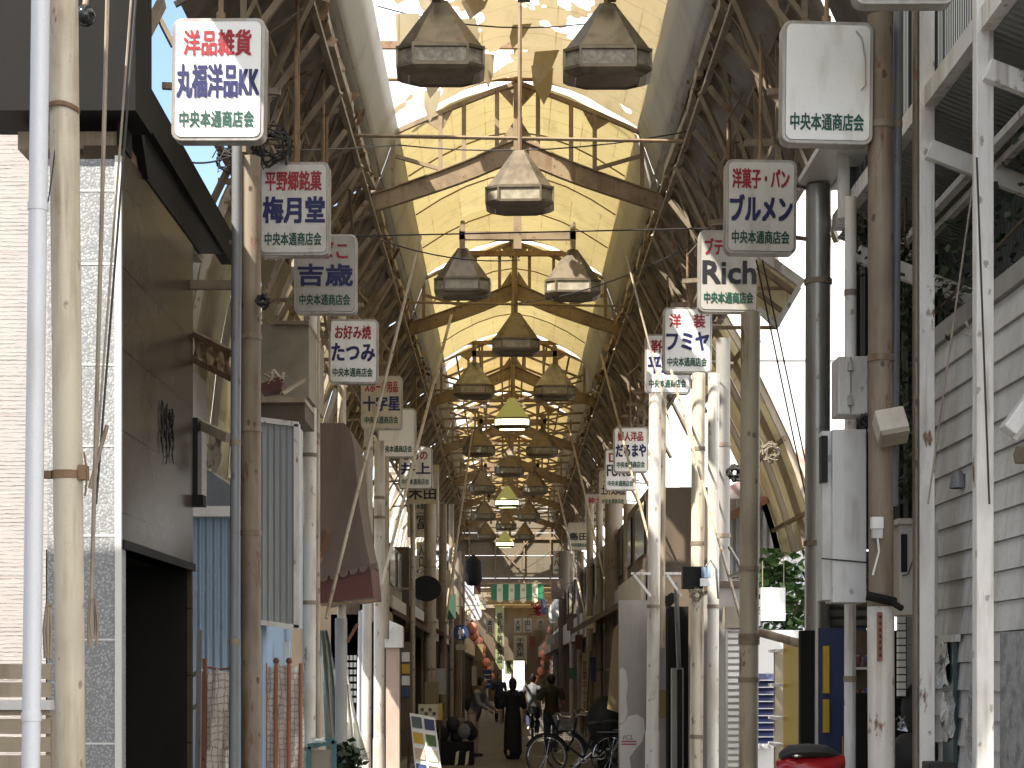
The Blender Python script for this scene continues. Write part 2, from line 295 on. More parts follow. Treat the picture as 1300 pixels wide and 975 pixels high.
# ------------------------------------------------------------------ object helpers
WL = {}
def mark(o, label=None, cat=None, group=None, kind=None):
    if label: o['label'] = label
    if cat: o['category'] = cat
    if group: o['group'] = group
    if kind: o['kind'] = kind
    return o
def thing(name, label, cat, loc=(0, 0, 0), group=None):
    o = bpy.data.objects.new(name, None); C.objects.link(o); o.location = loc; WL[o.name] = Vector(loc); o.empty_display_size = .1
    return mark(o, label, cat, group)
def copy_tree(o, parent=None):
    c = o.copy(); C.objects.link(c); c.parent = parent
    if parent is not None: c.matrix_parent_inverse = o.matrix_parent_inverse
    for ch in o.children: copy_tree(ch, c)
    return c
class MB:
    def __init__(s): s.v = []; s.f = []
    def add(s, vs, fs):
        n = len(s.v); s.v += [Vector(v) for v in vs]; s.f += [tuple(i + n for i in f) for f in fs]; return s
    def box(s, a, b):
        x0, y0, z0 = (min(a[i], b[i]) for i in range(3)); x1, y1, z1 = (max(a[i], b[i]) for i in range(3))
        return s.add([(x0, y0, z0), (x1, y0, z0), (x1, y1, z0), (x0, y1, z0), (x0, y0, z1), (x1, y0, z1), (x1, y1, z1), (x0, y1, z1)],
                     [(0, 3, 2, 1), (4, 5, 6, 7), (0, 1, 5, 4), (1, 2, 6, 5), (2, 3, 7, 6), (3, 0, 4, 7)])
    def bar(s, p, q, w, h=None, up=(0, 0, 1)):
        p = Vector(p); q = Vector(q); h = h or w; d = (q - p)
        if d.length < 1e-6: return s
        d.normalize(); u = Vector(up)
        if abs(d.dot(u)) > .98: u = Vector((0, 1, 0))
        a = d.cross(u).normalized() * w / 2; b = a.cross(d).normalized() * h / 2
        vs = [c + i * a + j * b for c in (p, q) for i, j in ((-1, -1), (1, -1), (1, 1), (-1, 1))]
        return s.add(vs, [(0, 3, 2, 1), (4, 5, 6, 7), (0, 1, 5, 4), (1, 2, 6, 5), (2, 3, 7, 6), (3, 0, 4, 7)])
    def tube(s, pts, r, n=8, caps=True):
        pts = [Vector(p) for p in pts]; rr = r if isinstance(r, (list, tuple)) else [r] * len(pts); n0 = len(s.v); ref = None
        for i, p in enumerate(pts):
            t = (pts[min(i + 1, len(pts) - 1)] - pts[max(i - 1, 0)]).normalized()
            if ref is None: ref = Vector((0, 0, 1)) if abs(t.z) < .9 else Vector((1, 0, 0))
            a = t.cross(ref).normalized(); b = t.cross(a).normalized(); ref = a.cross(t) * -1 if False else ref
            for j in range(n):
                th = 2 * math.pi * j / n; s.v.append(p + (a * math.cos(th) + b * math.sin(th)) * rr[i])
        for i in range(len(pts) - 1):
            for j in range(n):
                k = (j + 1) % n; s.f.append((n0 + i * n + j, n0 + i * n + k, n0 + (i + 1) * n + k, n0 + (i + 1) * n + j))
        if caps:
            s.f.append(tuple(n0 + j for j in range(n))[::-1]); s.f.append(tuple(n0 + (len(pts) - 1) * n + j for j in range(n)))
        return s
    def lathe(s, prof, c=(0, 0, 0), n=12, rot=0):       # profile of (radius, z)
        n0 = len(s.v); c = Vector(c)
        for r, z in prof:
            for j in range(n):
                th = rot + 2 * math.pi * j / n; s.v.append(c + Vector((r * math.cos(th), r * math.sin(th), z)))
        for i in range(len(prof) - 1):
            for j in range(n):
                k = (j + 1) % n; s.f.append((n0 + i * n + j, n0 + i * n + k, n0 + (i + 1) * n + k, n0 + (i + 1) * n + j))
        return s
    def prism(s, poly, d):                              # polygon points (3D), extruded by vector d
        poly = [Vector(p) for p in poly]; d = Vector(d); m = len(poly); n0 = len(s.v)
        s.v += poly + [p + d for p in poly]
        s.f.append(tuple(n0 + i for i in range(m))); s.f.append(tuple(n0 + m + i for i in range(m))[::-1])
        for i in range(m):
            k = (i + 1) % m; s.f.append((n0 + i, n0 + m + i, n0 + m + k, n0 + k))
        return s
    def ball(s, c, r, n=10, sq=(1, 1, 1)):
        m = n // 2; n0 = len(s.v); c = Vector(c)
        for i in range(m + 1):
            ph = math.pi * i / m
            for j in range(n):
                th = 2 * math.pi * j / n; s.v.append(c + Vector((r * sq[0] * math.sin(ph) * math.cos(th), r * sq[1] * math.sin(ph) * math.sin(th), r * sq[2] * math.cos(ph))))
        for i in range(m):
            for j in range(n):
                k = (j + 1) % n; s.f.append((n0 + i * n + j, n0 + (i + 1) * n + j, n0 + (i + 1) * n + k, n0 + i * n + k))
        return s
    def build(s, name, mat, parent=None, smooth=False, bevel=0, kind=None, label=None):
        me = bpy.data.meshes.new(name); off = WL.get(parent.name, Vector((0, 0, 0))) if parent else Vector((0, 0, 0))
        me.from_pydata([v - off for v in s.v], [], s.f); me.validate()
        me.materials.append(M[mat] if isinstance(mat, str) else mat)
        bm = bmesh.new(); bm.from_mesh(me)
        if smooth: bmesh.ops.remove_doubles(bm, verts=bm.verts, dist=1e-5)
        bmesh.ops.recalc_face_normals(bm, faces=bm.faces)
        if smooth:
            for f in bm.faces: f.smooth = True
            for e in bm.edges:
                if len(e.link_faces) == 2 and e.calc_face_angle(0) > R(40): e.smooth = False
        bm.to_mesh(me); bm.free()
        o = bpy.data.objects.new(name, me); C.objects.link(o)
        if parent is not None: o.parent = parent; WL[o.name] = off
        if bevel:
            b = o.modifiers.new('bevel', 'BEVEL'); b.width = bevel; b.segments = 2; b.limit_method = 'ANGLE'
        if kind: o['kind'] = kind
        if label: o['label'] = label
        return o
def box(a, b): return MB().box(a, b)
def pbox(x0, x1, y0, y1, D, depth):                     # box whose front face fills photo pixels x0..x1, y0..y1 at distance D
    return MB().box(P(x0, y1, D), P(x1, y0, D) + Vector((0, depth, 0)))
def sag(p, q, s, n=12):
    p = Vector(p); q = Vector(q); return [p.lerp(q, i / n) - Vector((0, 0, s * 4 * (i / n) * (1 - i / n))) for i in range(n + 1)]
def rrect(w, h, r, n=5):
    pts = []
    for cx, cz, a0 in ((w / 2 - r, h / 2 - r, 0), (-w / 2 + r, h / 2 - r, 90), (-w / 2 + r, -h / 2 + r, 180), (w / 2 - r, -h / 2 + r, 270)):
        for i in range(n + 1):
            a = R(a0 + 90 * i / n); pts.append((cx + r * math.cos(a), cz + r * math.sin(a)))
    return pts
_txt = {}
def text(body, mat, cx, cz, w, h, y, parent, name='lettering', weight=.028, plane='XZ', vertical=False, tilt=0.):
    """writing fitted into a w x h box, standing in the XZ plane at depth y (local to parent)"""
    key = (body, weight)
    if key not in _txt:
        c = bpy.data.curves.new('t', 'FONT'); c.body = '\n'.join(body) if vertical else body; c.resolution_u = 2
        if vertical: c.align_x = 'CENTER'; c.space_line = .95
        o = bpy.data.objects.new('t', c); C.objects.link(o); bpy.context.view_layer.update()
        dg = bpy.context.evaluated_depsgraph_get(); me = bpy.data.meshes.new_from_object(o.evaluated_get(dg))
        vs = [v.co.copy() for v in me.vertices]; fs = [tuple(p.vertices) for p in me.polygons]
        bpy.data.objects.remove(o); bpy.data.curves.remove(c); bpy.data.meshes.remove(me); _txt[key] = (vs, fs)
    vs, fs = _txt[key]
    x0 = min(v.x for v in vs); x1 = max(v.x for v in vs); y0 = min(v.y for v in vs); y1 = max(v.y for v in vs)
    b = MB(); out = []
    for v in vs:
        X = (v.x - x0) / (x1 - x0) - .5; Z = (v.y - y0) / (y1 - y0) - .5
        X = X * w + tilt * Z * h; Z *= h
        out.append((cx + X, y, cz + Z) if plane == 'XZ' else (y, cx + X, cz + Z))
    off = WL.get(parent.name, Vector()); k = weight * .62 * min(w, h) / max(1, (1 if vertical else .55 * len(body) * .5)) if False else weight * .9 * (h / (len(body) if vertical else 1))
    dirs = [(0, 0)] if weight <= 0 else [(0, 0), (-.7, -.7), (.7, -.7), (-.7, .7), (.7, .7)]
    for i, (dx, dz) in enumerate(dirs):                  # copies a hair apart thicken the strokes into bold lettering
        b.add([Vector(v) + off + Vector((dx * k, -.00012 * i, dz * k)) for v in out], fs)
    return b.build(name, mat, parent)
# ------------------------------------------------------------------ ground
MB().add([(-300, -80, -.012), (300, -80, -.012), (300, 500, -.012), (-300, 500, -.012)], [(0, 1, 2, 3)]).build('ground', 'asphalt', kind='structure')
MB().add([(-2.9, 11.5, 0), (3.0, 11.5, 0), (3.0, 150, 0), (-2.9, 150, 0)], [(0, 1, 2, 3)]).build('arcade_paving', 'paving', kind='structure')
for sx_, n in ((-1, 'left'), (1, 'right')):
    MB().box((sx_ * 2.05 + .1, 11.6, .004), (sx_ * 1.75 + .1, 60, .03)).build('gutter_cover', 'concrete', kind='structure')

# ------------------------------------------------------------------ the arcade canopy: one thing with many parts
XC = .14
ARCH = [14.5, 23.0, 31.5, 40.0, 48.5, 57.0, 65.5, 74.0]
can = thing('arcade_canopy', 'old covered arcade roof with yellowed vault, brown steel arches and torn plastic sheets', 'arcade roof', (XC, 14.5, 0))
def vault(y0, y1, mat):
    b = MB(); nx = 14; ny = 8; pts = []
    for j in range(ny + 1):
        y = y0 + (y1 - y0) * j / ny
        for i in range(nx + 1):
            t = -1 + 2 * i / nx; b.v.append(Vector((XC + 1.56 * t, y, 8.56 + .66 * (1 - abs(t) ** 1.7) + .012 * math.sin(y * 9 + i * 2))))
    for j in range(ny):
        for i in range(nx):
            a = j * (nx + 1) + i; b.f.append((a, a + 1, a + nx + 2, a + nx + 1))
    return b.build('vault_sheet', mat, can, smooth=True)
vault(6.0, 14.4, 'vault_near')  # near bay out of view, sheet made clearer to brighten the right side
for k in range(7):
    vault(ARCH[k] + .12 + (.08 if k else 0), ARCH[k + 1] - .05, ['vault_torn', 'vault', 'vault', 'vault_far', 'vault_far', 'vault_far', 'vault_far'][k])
random.seed(21)
for i in range(13):                                       # torn plastic hanging out of the broken bay
    x = random.uniform(-1.25, .35); y = random.uniform(19.2, 22.6); z = 8.58 + .6 * (1 - abs(x / 1.56) ** 1.7); w_ = random.uniform(.06, .16); l_ = random.uniform(.2, .55); dx = random.uniform(-.12, .12); dy = random.uniform(-.2, .2)
    b = MB(); b.prism([(XC + x - w_, y, z), (XC + x + w_, y + dy, z), (XC + x + w_ * .8 + dx * .6, y + dy, z - l_ * .55), (XC + x + dx, y + dy * .5, z - l_), (XC + x - w_ * .9 + dx * .4, y, z - l_ * .5)], (0, .006, 0)); b.build('torn_sheet', 'vault_torn_rag', can)
def chordz(x): return 8.47 - .335 * abs(x) + .10 * (1 / (1 + (x / .5) ** 2)) - .10
def topz(x): return 9.18 - .36 * abs(x) - .03 * x * x
for k, D in enumerate(ARCH):
    b = MB(); n = 18; hw = 2.35
    for i in range(n):                                   # deep bottom chord of plate with flanges
        x0 = -hw + 2 * hw * i / n; x1 = -hw + 2 * hw * (i + 1) / n; d0 = .27 - .03 * abs(x0); d1 = .27 - .03 * abs(x1)
        za, zb = chordz(x0), chordz(x1)
        b.prism([(XC + x0, D, za - d0), (XC + x1, D, zb - d1), (XC + x1, D, zb), (XC + x0, D, za)], (0, .03, 0))
        b.bar((XC + x0, D + .015, za), (XC + x1, D + .015, zb), .10, .014); b.bar((XC + x0, D + .015, za - d0), (XC + x1, D + .015, zb - d1), .10, .014)
    b.build('arch_beam', 'truss', can)
    b = MB()
    for s in (-1, 1):
        for i in range(6):
            x0 = 1.62 * i / 6; x1 = 1.62 * (i + 1) / 6; b.bar((XC + s * x0, D, topz(x0)), (XC + s * x1, D, topz(x1)), .06, .055)
        for x in (.26, .68, .98, 1.58):
            b.bar((XC + s * x, D, chordz(x)), (XC + s * x, D, topz(x)), .055, .05)
        b.bar((XC + s * .98, D, chordz(.98) + .02), (XC + s * 1.58, D, topz(1.58) - .28), .045)
        b.prism([(XC + s * .98, D - .01, topz(.98)), (XC + s * .80, D - .01, topz(.8)), (XC + s * .96, D - .01, topz(.98) - .22)], (0, .02, 0))
        b.prism([(XC + s * .98, D - .01, topz(.98)), (XC + s * 1.2, D - .01, topz(1.2)), (XC + s * 1.0, D - .01, topz(.98) - .22)], (0, .02, 0))
        b.prism([(XC + s * .04, D - .01, topz(0) - .02), (XC + s * .25, D - .01, topz(.25)), (XC + s * .06, D - .01, topz(0) - .3)], (0, .02, 0))
        b.prism([(XC + s * .04, D - .01, chordz(0)), (XC + s * .26, D - .01, chordz(.26)), (XC + s * .06, D - .01, chordz(0) + .2)], (0, .02, 0))
    b.build('arch_rail', 'truss', can)
    b = MB(); b.bar((XC, D - .06, 7.05), (XC, D - .06, 9.75 if k == 1 else 9.4), .10, .08)
    b.bar((XC - .74, D - .06, 7.22), (XC + .74, D - .06, 7.22), .07, .10)
    for s in (-1, 1): b.bar((XC + s * .70, D - .06, 7.05), (XC + s * .70, D - .06, 7.36), .07, .07)
    b.build('lamp_hanger', 'truss', can)
    b = MB()
    b.bar((XC - 1.9, D - .10, 9.62 if k == 1 else 8.95), (XC + 1.95, D - .10, 9.62 if k == 1 else 8.95), .07, .09)
    b.tube([(XC - 1.9, D - .12, 9.18), (XC + 1.9, D - .12, 9.18)], .024, 6)
    b.build('tie_bar', 'rust_steel', can)
for k in range(1, 7):                                     # purlins that show as a grid in the farther bays
    b = MB()
    y0, y1 = ARCH[k], ARCH[k + 1]
    if k >= 3:
        for x in (-1.25, -.75, -.25, .25, .75, 1.25): b.bar((XC + x, y0, 8.50 + .6 * (1 - abs(x / 1.56) ** 1.7)), (XC + x, y1, 8.50 + .6 * (1 - abs(x / 1.56) ** 1.7)), .04)
        for j in range(1, 5):
            y = y0 + (y1 - y0) * j / 5
            for s in (-1, 1): b.bar((XC, y, 9.1), (XC + s * 1.6, y, 8.45), .05)
            if j == 2: b.bar((XC - 1.7, y, 8.2), (XC + 1.7, y, 8.2), .05, .06)
            if k >= 3: b.bar((XC - 1.7, y, 7.75), (XC + 1.7, y, 7.9), .05, .05); b.bar((XC - 1.6, y, 8.4), (XC + .4, y, 7.8), .04); b.bar((XC + 1.6, y, 8.4), (XC - .4, y, 7.8), .04)
    else:
        for j in (1, 2, 3):
            y = y0 + (y1 - y0) * j / 4
            for i in range(8):
                x0 = -1.5 + 3 * i / 8; x1 = x0 + 3 / 8
                b.bar((XC + x0, y, 8.53 + .66 * (1 - abs(x0 / 1.56) ** 1.7)), (XC + x1, y, 8.53 + .66 * (1 - abs(x1 / 1.56) ** 1.7)), .018)
    b.build('purlin_grid', 'truss' if k < 3 else 'dark_steel', can)
def strip(prof, y0, y1, side, name, mat, ny=1, wob=0.):
    b = MB()
    for j in range(ny + 1):
        y = y0 + (y1 - y0) * j / ny
        for i, (x, z) in enumerate(prof): b.v.append(Vector((XC + side * x, y, z + (random.uniform(-wob, wob) if wob else 0))))
    m = len(prof)
    for j in range(ny):
        for i in range(m - 1): b.f.append((j * m + i, j * m + i + 1, (j + 1) * m + i + 1, (j + 1) * m + i))
    o = b.build(name, mat, can, smooth=True); sol = o.modifiers.new('thick', 'SOLIDIFY'); sol.thickness = .006
    return o
R_UP = [(1.73, 7.98), (2.05, 7.62), (2.35, 7.15), (2.68, 6.45)]
L_UP = [(1.73, 8.0), (2.15, 7.74), (2.50, 7.50), (2.80, 7.15)]
R_SK = [(2.68, 6.45), (3.0, 5.9), (3.3, 5.28), (3.55, 4.75), (3.72, 4.3), (3.88, 3.8), (3.98, 3.4)]
L_SK = [(2.80, 7.15), (3.08, 6.55), (3.3, 5.85), (3.42, 5.2), (3.50, 4.5), (3.54, 4.0)]
for side, up, sk, s0 in ((-1, L_UP, L_SK, 18.6), (1, R_UP, R_SK, 23.6)):
    for k in range(7):
        y0, y1 = ARCH[k] + .03, ARCH[k + 1] - .03
        strip([(1.52, 8.60), (1.60, 8.40), (1.70, 8.12), (1.80, 7.86)], y0, y1, side, 'fascia_panel', 'fascia', 6, .004)
        strip(up, y0, y1, side, 'side_sheet', 'side_roof', 7, .012)
        y = max(y0, s0); y9 = y1
        if side > 0: y1 = 28.2 if k == 1 else y0
        if y < y1:
            seg = []
            t = y
            while t < y1 - .4:
                e = min(y1, t + random.choice((.95, 1.4, 1.9)))
                seg.append((t, e)); t = e + (random.choice((0, .05, .12)) if side < 0 else random.choice((0, .04)))
            for n_, (a, e) in enumerate(seg):
                if k < 3: strip(sk, a, e, side, 'skirt_sheet', 'skirt', 1)
            for (a, e) in seg:
                b = MB()
                for i in range(len(sk) - 1):
                    b.bar((XC + side * (sk[i][0] - .05), a + .05, sk[i][1]), (XC + side * (sk[i + 1][0] - .05), a + .05, sk[i + 1][1]), .06, .09)
                b.build('skirt_rib', 'wood' if side > 0 else 'tan_pole', can)
            b = MB()
            for x, z in sk[1::2]: b.bar((XC + side * (x - .06), y, z), (XC + side * (x - .06), y1, z), .05)
            b.build('skirt_purlin', 'truss', can)
        y1 = y9
        # broken timber batten along the fascia foot, in pieces
        b = MB(); t = y0
        while t < y1 - .3:
            e = min(y1, t + random.uniform(.8, 2.2)); dx = random.uniform(-.03, .03); dz = random.uniform(-.05, .02)
            b.bar((XC + side * (1.83 + dx), t, 7.82 + dz), (XC + side * (1.83 - dx), e, 7.80 + random.uniform(-.05, .03)), .07, .11); t = e + random.uniform(.02, .3)
        b.build('fascia_batten', 'wood', can)
        # ragged rust flakes and rags on the batten
        b = MB()
        for i in range(46):
            y_ = random.uniform(y0, y1); p = Vector((XC + side * random.uniform(1.74, 1.9), y_, random.uniform(7.7, 7.92)))
            d = Vector((side * random.uniform(-.08, .16), random.uniform(-.12, .12), random.uniform(-.22, .06))); q = Vector((random.uniform(-.07, .07), random.uniform(-.1, .1), random.uniform(-.07, .03)))
            b.add([p, p + d, p + d * .7 + q, p + q], [(0, 1, 2, 3)])
        b.build('rust_flakes', 'rust_steel', can, kind='stuff')
        # lattice under the side sheet
        b = MB(); c = MB(); n = 6
        xo = up[-1][0]; zo = up[-1][1]
        for i in range(n + 1):
            y_ = y0 + (y1 - y0) * i / n
            b.bar((XC + side * 1.80, y_, 7.55), (XC + side * xo, y_, zo - .1), .04); b.bar((XC + side * 1.82, y_, 7.75), (XC + side * 2.3, y_, zo - .35), .03)
            b.bar((XC + side * 2.25, y_, 7.3), (XC + side * 2.25, y_, 5.9 + random.uniform(-.2, .3)), .045)
            b.bar((XC + side * 1.8, y_, 7.3), (XC + side * 2.6, y_, 6.25), .05)
            b.bar((XC + side * 1.95, y_, 6.35), (XC + side * (xo + .1), y_, 6.4), .05)
            if i < n:
                y2 = y0 + (y1 - y0) * (i + 1) / n
                b.bar((XC + side * 2.25, y_, 6.35), (XC + side * 2.25, y2, 7.25), .04); b.bar((XC + side * 2.55, y_, 6.9), (XC + side * 2.55, y2, 6.2), .035)
                b.bar((XC + side * 1.85, y_, 7.55), (XC + side * 2.5, y2, 6.6), .035)
                for q in range(2):
                    c.bar((XC + side * random.uniform(1.85, 2.7), y_ + random.random(), random.uniform(6.2, 7.5)), (XC + side * random.uniform(1.85, 2.7), y_ + random.random() * 1.6, random.uniform(6.0, 7.5)), random.choice((.015, .02, .03)), .012)
        for x, z in ((2.25, 7.28), (2.25, 6.38), (2.6, 6.2), (1.83, 7.5)): b.bar((XC + side * x, y0, z), (XC + side * x, y1, z), .055)
        for i in range(3):
            y_ = y0 + 1 + i * 2.6; MB().bar((XC + side * 1.8, y_, 7.5), (XC + side * (xo + .25), y_ + 1.3, 5.7), .05).build('pale_brace', 'wood', can)
        b.build('side_lattice', 'dark_steel', can)
        c.build('loose_lath', 'wood' if k == 1 else 'wood_dark', can, kind='stuff')
# dark rear gable of the second arcade section with plank hoarding
for side, up in ((-1, L_UP), (1, R_UP)):
    strip([(1.52, 8.60), (1.70, 8.12), (1.80, 7.86)], 74.05, 76, side, 'fascia_panel', 'fascia', 1); strip(up + [(3.3, 5.6)], 74.05, 76, side, 'side_sheet', 'side_roof', 1)
for side, up in ((-1, L_UP), (1, R_UP)):                 # the canopy goes on towards the viewer, cut short to let skylight in
    strip([(1.52, 8.60), (1.70, 8.12), (1.79, 7.90)], 6.0, 14.4, side, 'fascia_panel', 'fascia', 1)
    strip(up, 6.0, 14.4, side, 'side_sheet', 'side_roof', 1)
gab = thing('arcade_gable', 'plank hoarding closing the roof gable above the striped shop curtain', 'gable', (XC, 76, 0))
b = MB()
for i in range(21): b.box((XC - 2.9, 76, 5.45 + i * .19), (XC + 2.9, 76.04, 5.638 + i * .19 - (0 if i % 5 else .012)))
b.build('planks', 'gable_wood', gab)
b = MB(); b.bar((XC - 2.9, 75.95, 7.3), (XC + 2.9, 75.95, 7.3), .08, .12); b.bar((XC - 2.9, 75.93, 5.4), (XC + 2.9, 75.93, 5.4), .06, .1)
for x in (-1.7, -.6, .6, 1.7): b.bar((XC + x, 75.94, 5.3), (XC + x, 75.94, 9.0), .06)
b.bar((XC - 2, 75.9, 8.6), (XC + .4, 75.9, 6.0), .05); b.bar((XC + 2, 75.9, 8.6), (XC - .2, 75.9, 6.1), .05)
b.build('frame', 'truss', gab)
# second, lower and darker section that runs on to the far end
far = thing('far_arcade_roof', 'low dark roof of the farther arcade running to the bright end', 'arcade roof', (XC, 76, 0))
MB().add([(-3, 76.2, 5.6), (3.2, 76.2, 5.6), (3.2, 150, 5.2), (-3, 150, 5.2)], [(0, 1, 2, 3)]).build('ceiling_sheet', 'vault_far', far)
b = MB()
for i in range(14): b.bar((-3, 77 + i * 5, 5.4), (3.2, 77 + i * 5, 5.4), .12, .2)
b.build('beam', 'dark_steel', far)

# ------------------------------------------------------------------ hanging faceted lamps
def lamp_proto(lit, pale, torn=False):
    # origin at the middle of the lamp's bottom edge; .70 m wide
    t = thing('arcade_lamp', 'lamp', 'hanging lamp')
    def ring(prof):                                       # square plan with cut corners
        b = MB(); n = 8
        for h_, z in prof:
            q = h_ * .63
            for x, y in ((q, -h_), (h_, -q), (h_, q), (q, h_), (-q, h_), (-h_, q), (-h_, -q), (-q, -h_)): b.v.append(Vector((x, y * .72, z)))
        for i in range(len(prof) - 1):
            for j in range(n): k = (j + 1) % n; b.f.append((i * n + j, i * n + k, (i + 1) * n + k, (i + 1) * n + j))
        return b
    r = .345
    ring([(.04, .63), (.065, .625), (.075, .605), (.325, .235), (.34, .215), (.32, .215)]).build('hood', 'lit_hood' if lit else ('pale_glass' if pale == 2 else 'lamp_metal'), t)
    ring([(r - .012, .215), (r - .012, .06)]).build('glass_band', 'lit' if lit else ('pale_glass' if pale else 'lamp_glass'), t)
    b = ring([(r - .01, .225), (r + .012, .215), (r + .012, .19), (r - .008, .185)])
    c_ = ring([(r - .01, .075), (r + .010, .068), (r + .008, .045), (r - .03, .02), (.26, .0), (.25, .01)]); b.add(c_.v, c_.f)
    q = r * .63
    for x, y in ((q, -r), (r, -q), (r, q), (q, r), (-q, r), (-r, q), (-r, -q), (-q, -r)): b.bar((x, y * .72, .05), (x, y * .72, .20), .02)
    b.build('rim', 'lamp_metal', t)
    ring([(.01, .012), (.255, .012)]).build('bottom_pane', 'lit' if lit else 'lamp_metal', t)
    MB().tube([(0, 0, .62), (0, 0, .98)], .028, 8).build('stem', 'truss', t)
    if torn: MB().add([(-.05, -.256, .07), (.06, -.256, .20), (.05, -.256, .06)], [(0, 1, 2)]).build('glass_shard', 'foil', t)
    return t
protos = {}
ORD = ['nearest', 'second', 'third', 'fourth', 'fifth', 'sixth', 'seventh', 'farthest']
def lamp(x, y, z, lit, pale, label, group, torn=False):
    key = (lit, pale, torn)
    if key not in protos: protos[key] = lamp_proto(*key); o = protos[key]
    else: o = copy_tree(protos[key])
    o.location = (x, y, z); o['label'] = label; o['group'] = group; o.rotation_euler.z = R(random.uniform(-4, 4)); o.rotation_euler.y = R(random.uniform(-.8, .8))
LZ = 6.45
drift = lambda D: .14 + (.0 if D < 30 else -.005 * (D - 30))
n_pair = 0; n_one = 0
for kk in range(14):
    D = 14.6 + 4.25 * kk; xc = drift(D)
    if kk % 2 == 0:
        gap = .67 if kk == 0 else .70
        for s, sd_ in ((-1, 'left'), (1, 'right')):
            lamp(xc + s * gap, D, LZ + (.02 if s < 0 else 0), False, 1 if kk in (2,) else (2 if kk == 4 else 0), 'unlit faceted hanging lamp, %s one of the %s pair' % (sd_, ORD[n_pair]), 'faceted lamps under the arcade vault', torn=(kk == 6 and s < 0))
        n_pair += 1
    else:
        lit = kk in (5, 9, 13); nm = {5: 'nearest of the glowing ones', 9: 'middle one of the glowing ones', 13: 'farthest of the glowing ones'}
        lamp(xc, D, LZ + .04, lit, 1 if kk in (1, 3) else 0, ('lit faceted lamp with green hood on the centre line, ' + nm[kk]) if lit else 'unlit faceted lamp hanging alone on the centre line, %s of these' % ORD[n_one], 'faceted lamps under the arcade vault')
        if not lit: n_one += 1
# stems of the single lamps hang from a light cross pipe
for kk in range(1, 14, 2):
    D = 14.6 + 4.25 * kk
    b = MB(); b.tube([(XC - 1.7, D, 7.28), (XC + 1.7, D, 7.22)], .02, 6); b.tube([(drift(D), D, 7.3), (drift(D), D, 9.1)], .024, 6)
    b.build('cross_pipe', 'truss', can)

# ------------------------------------------------------------------ shop signs
LANE = '中央本通商店会'
def sign(x0, x1, y0, y1, head, name, face, label, D=None, ink='navy_ink', yaw=0, roll=0, foot=True, hw=.86, nw=.86, tint=None, hangtop=None, peel=False):
    W = .6
    D = D or F * W / (x1 - x0); H = (y1 - y0) / F * D; W = (x1 - x0) / F * D
    p = P((x0 + x1) / 2, (y0 + y1) / 2, D)
    t = thing('shop_sign', label, 'shop sign', (0, 0, 0), 'white shop signs hung along the arcade'); dp = .13
    r = .052
    rim = MB(); o = rrect(W, H, r + .01); n = len(o); i_ = rrect(W - .045, H - .045, r - .012)
    for (pts, y) in ((o, .012), (o, dp), (i_, 0.012), (i_, dp - .012)): rim.v += [Vector((a, y, c)) for a, c in pts]
    for j in range(n):
        k = (j + 1) % n
        rim.f += [(j, k, n + k, n + j), (j, 2 * n + j, 2 * n + k, k), (n + j, n + k, 3 * n + k, 3 * n + j)]
    rim.build('frame', 'frame_grey', t, smooth=True, bevel=.004)
    MB().prism([(a, .005, c) for a, c in rrect(W - .05, H - .05, r - .012)], (0, dp - .02, 0)).build('face_panel', face, t)
    e = -.0005
    if head: text(head, tint or 'red_ink', -.005, H * .295, W * hw * (.84 if len(head) < 5 else .92), H * .205, e, t, weight=.036)
    if name: text(name, ink, 0, -H * .015, W * nw, H * (.27 if len(name) > 1 else .2), e, t, weight=.052 if len(name) < 5 else .036)
    if foot: text(LANE, 'green_ink', -.005, -H * .325, W * .80, H * .135, e, t, weight=.032)
    if peel: MB().tube([(W * .30, -.004, H * .42), (W * .36, -.006, H * .36), (W * .40, -.004, H * .2), (W * .41, -.01, -.02 * H), (W * .36, -.004, -.06 * H)], .006, 5).build('loose_seal', 'frame_grey', t)
    sgn = 1 if p.x > 0 else -1
    b = MB(); b.tube([(0, dp * .5, H / 2), (0, dp * .5, H / 2 + (hangtop or max(.4, 7.0 - p.z - H / 2)))], .017, 6); b.lathe([(.03, H / 2 + .05), (.03, H / 2 - .0)], c=(0, dp * .5, 0), n=8)
    b.build('hanger_pipe', 'rust_steel', t)
    for z in ((.25, -.3) if D > 12.5 else ()): MB().bar((sgn * W * .5, dp * .6, H * z), (sgn * (W * .5 + .28), dp * .6 + .12, H * z), .03).build('bracket', 'dark_steel', t)
    t.location = p; t.rotation_euler = (0, R(roll), R(yaw))
    return t
sign(217, 336, 22, 178, '洋品雑貨', '丸福洋品KK', 'face_white', 'white shop sign with four red and six blue characters, nearest beside the granite front', yaw=-3, roll=.8, nw=.88)
sign(328, 418, 205, 324, '平野郷銘菓', '梅月堂', 'face_soft', 'white sweet shop sign with three blue characters between two brown poles', yaw=-2, roll=.3)
sign(373, 453, 297, 398, 'たばこ', '吉歳', 'face_grey', 'greyed tobacco shop sign half behind the sweet shop sign', roll=.3)
sign(417, 480, 405, 487, 'お好み焼', 'たつみ', 'face_white', 'white okonomiyaki shop sign with red kana heading over three blue kana', roll=.5)
sign(458, 511, 477, 545, 'スポーツ用品', '十字星', 'face_tan', 'tan sports goods sign below the okonomiyaki sign', roll=-.3)
sign(479, 528, 518, 581, None, None, 'face_white', 'blank white sign with only a green line, behind the sports goods sign', D=28.6)
sign(506, 549, 567, 621, 'きもの', '井上', 'face_white', 'white kimono shop sign with red kana and two blue characters', D=32.5)
sign(516, 556, 600, 652, '洋服', '木田', 'face_tan', 'tan sign with two black characters tucked behind the kimono sign', D=36, ink='black_ink', tint='face_tan')
sign(541, 571, 690, 712, None, '金星寿', 'face_white', 'small low white sign with three black characters over the dark oval sign', D=46, ink='black_ink', foot=False)
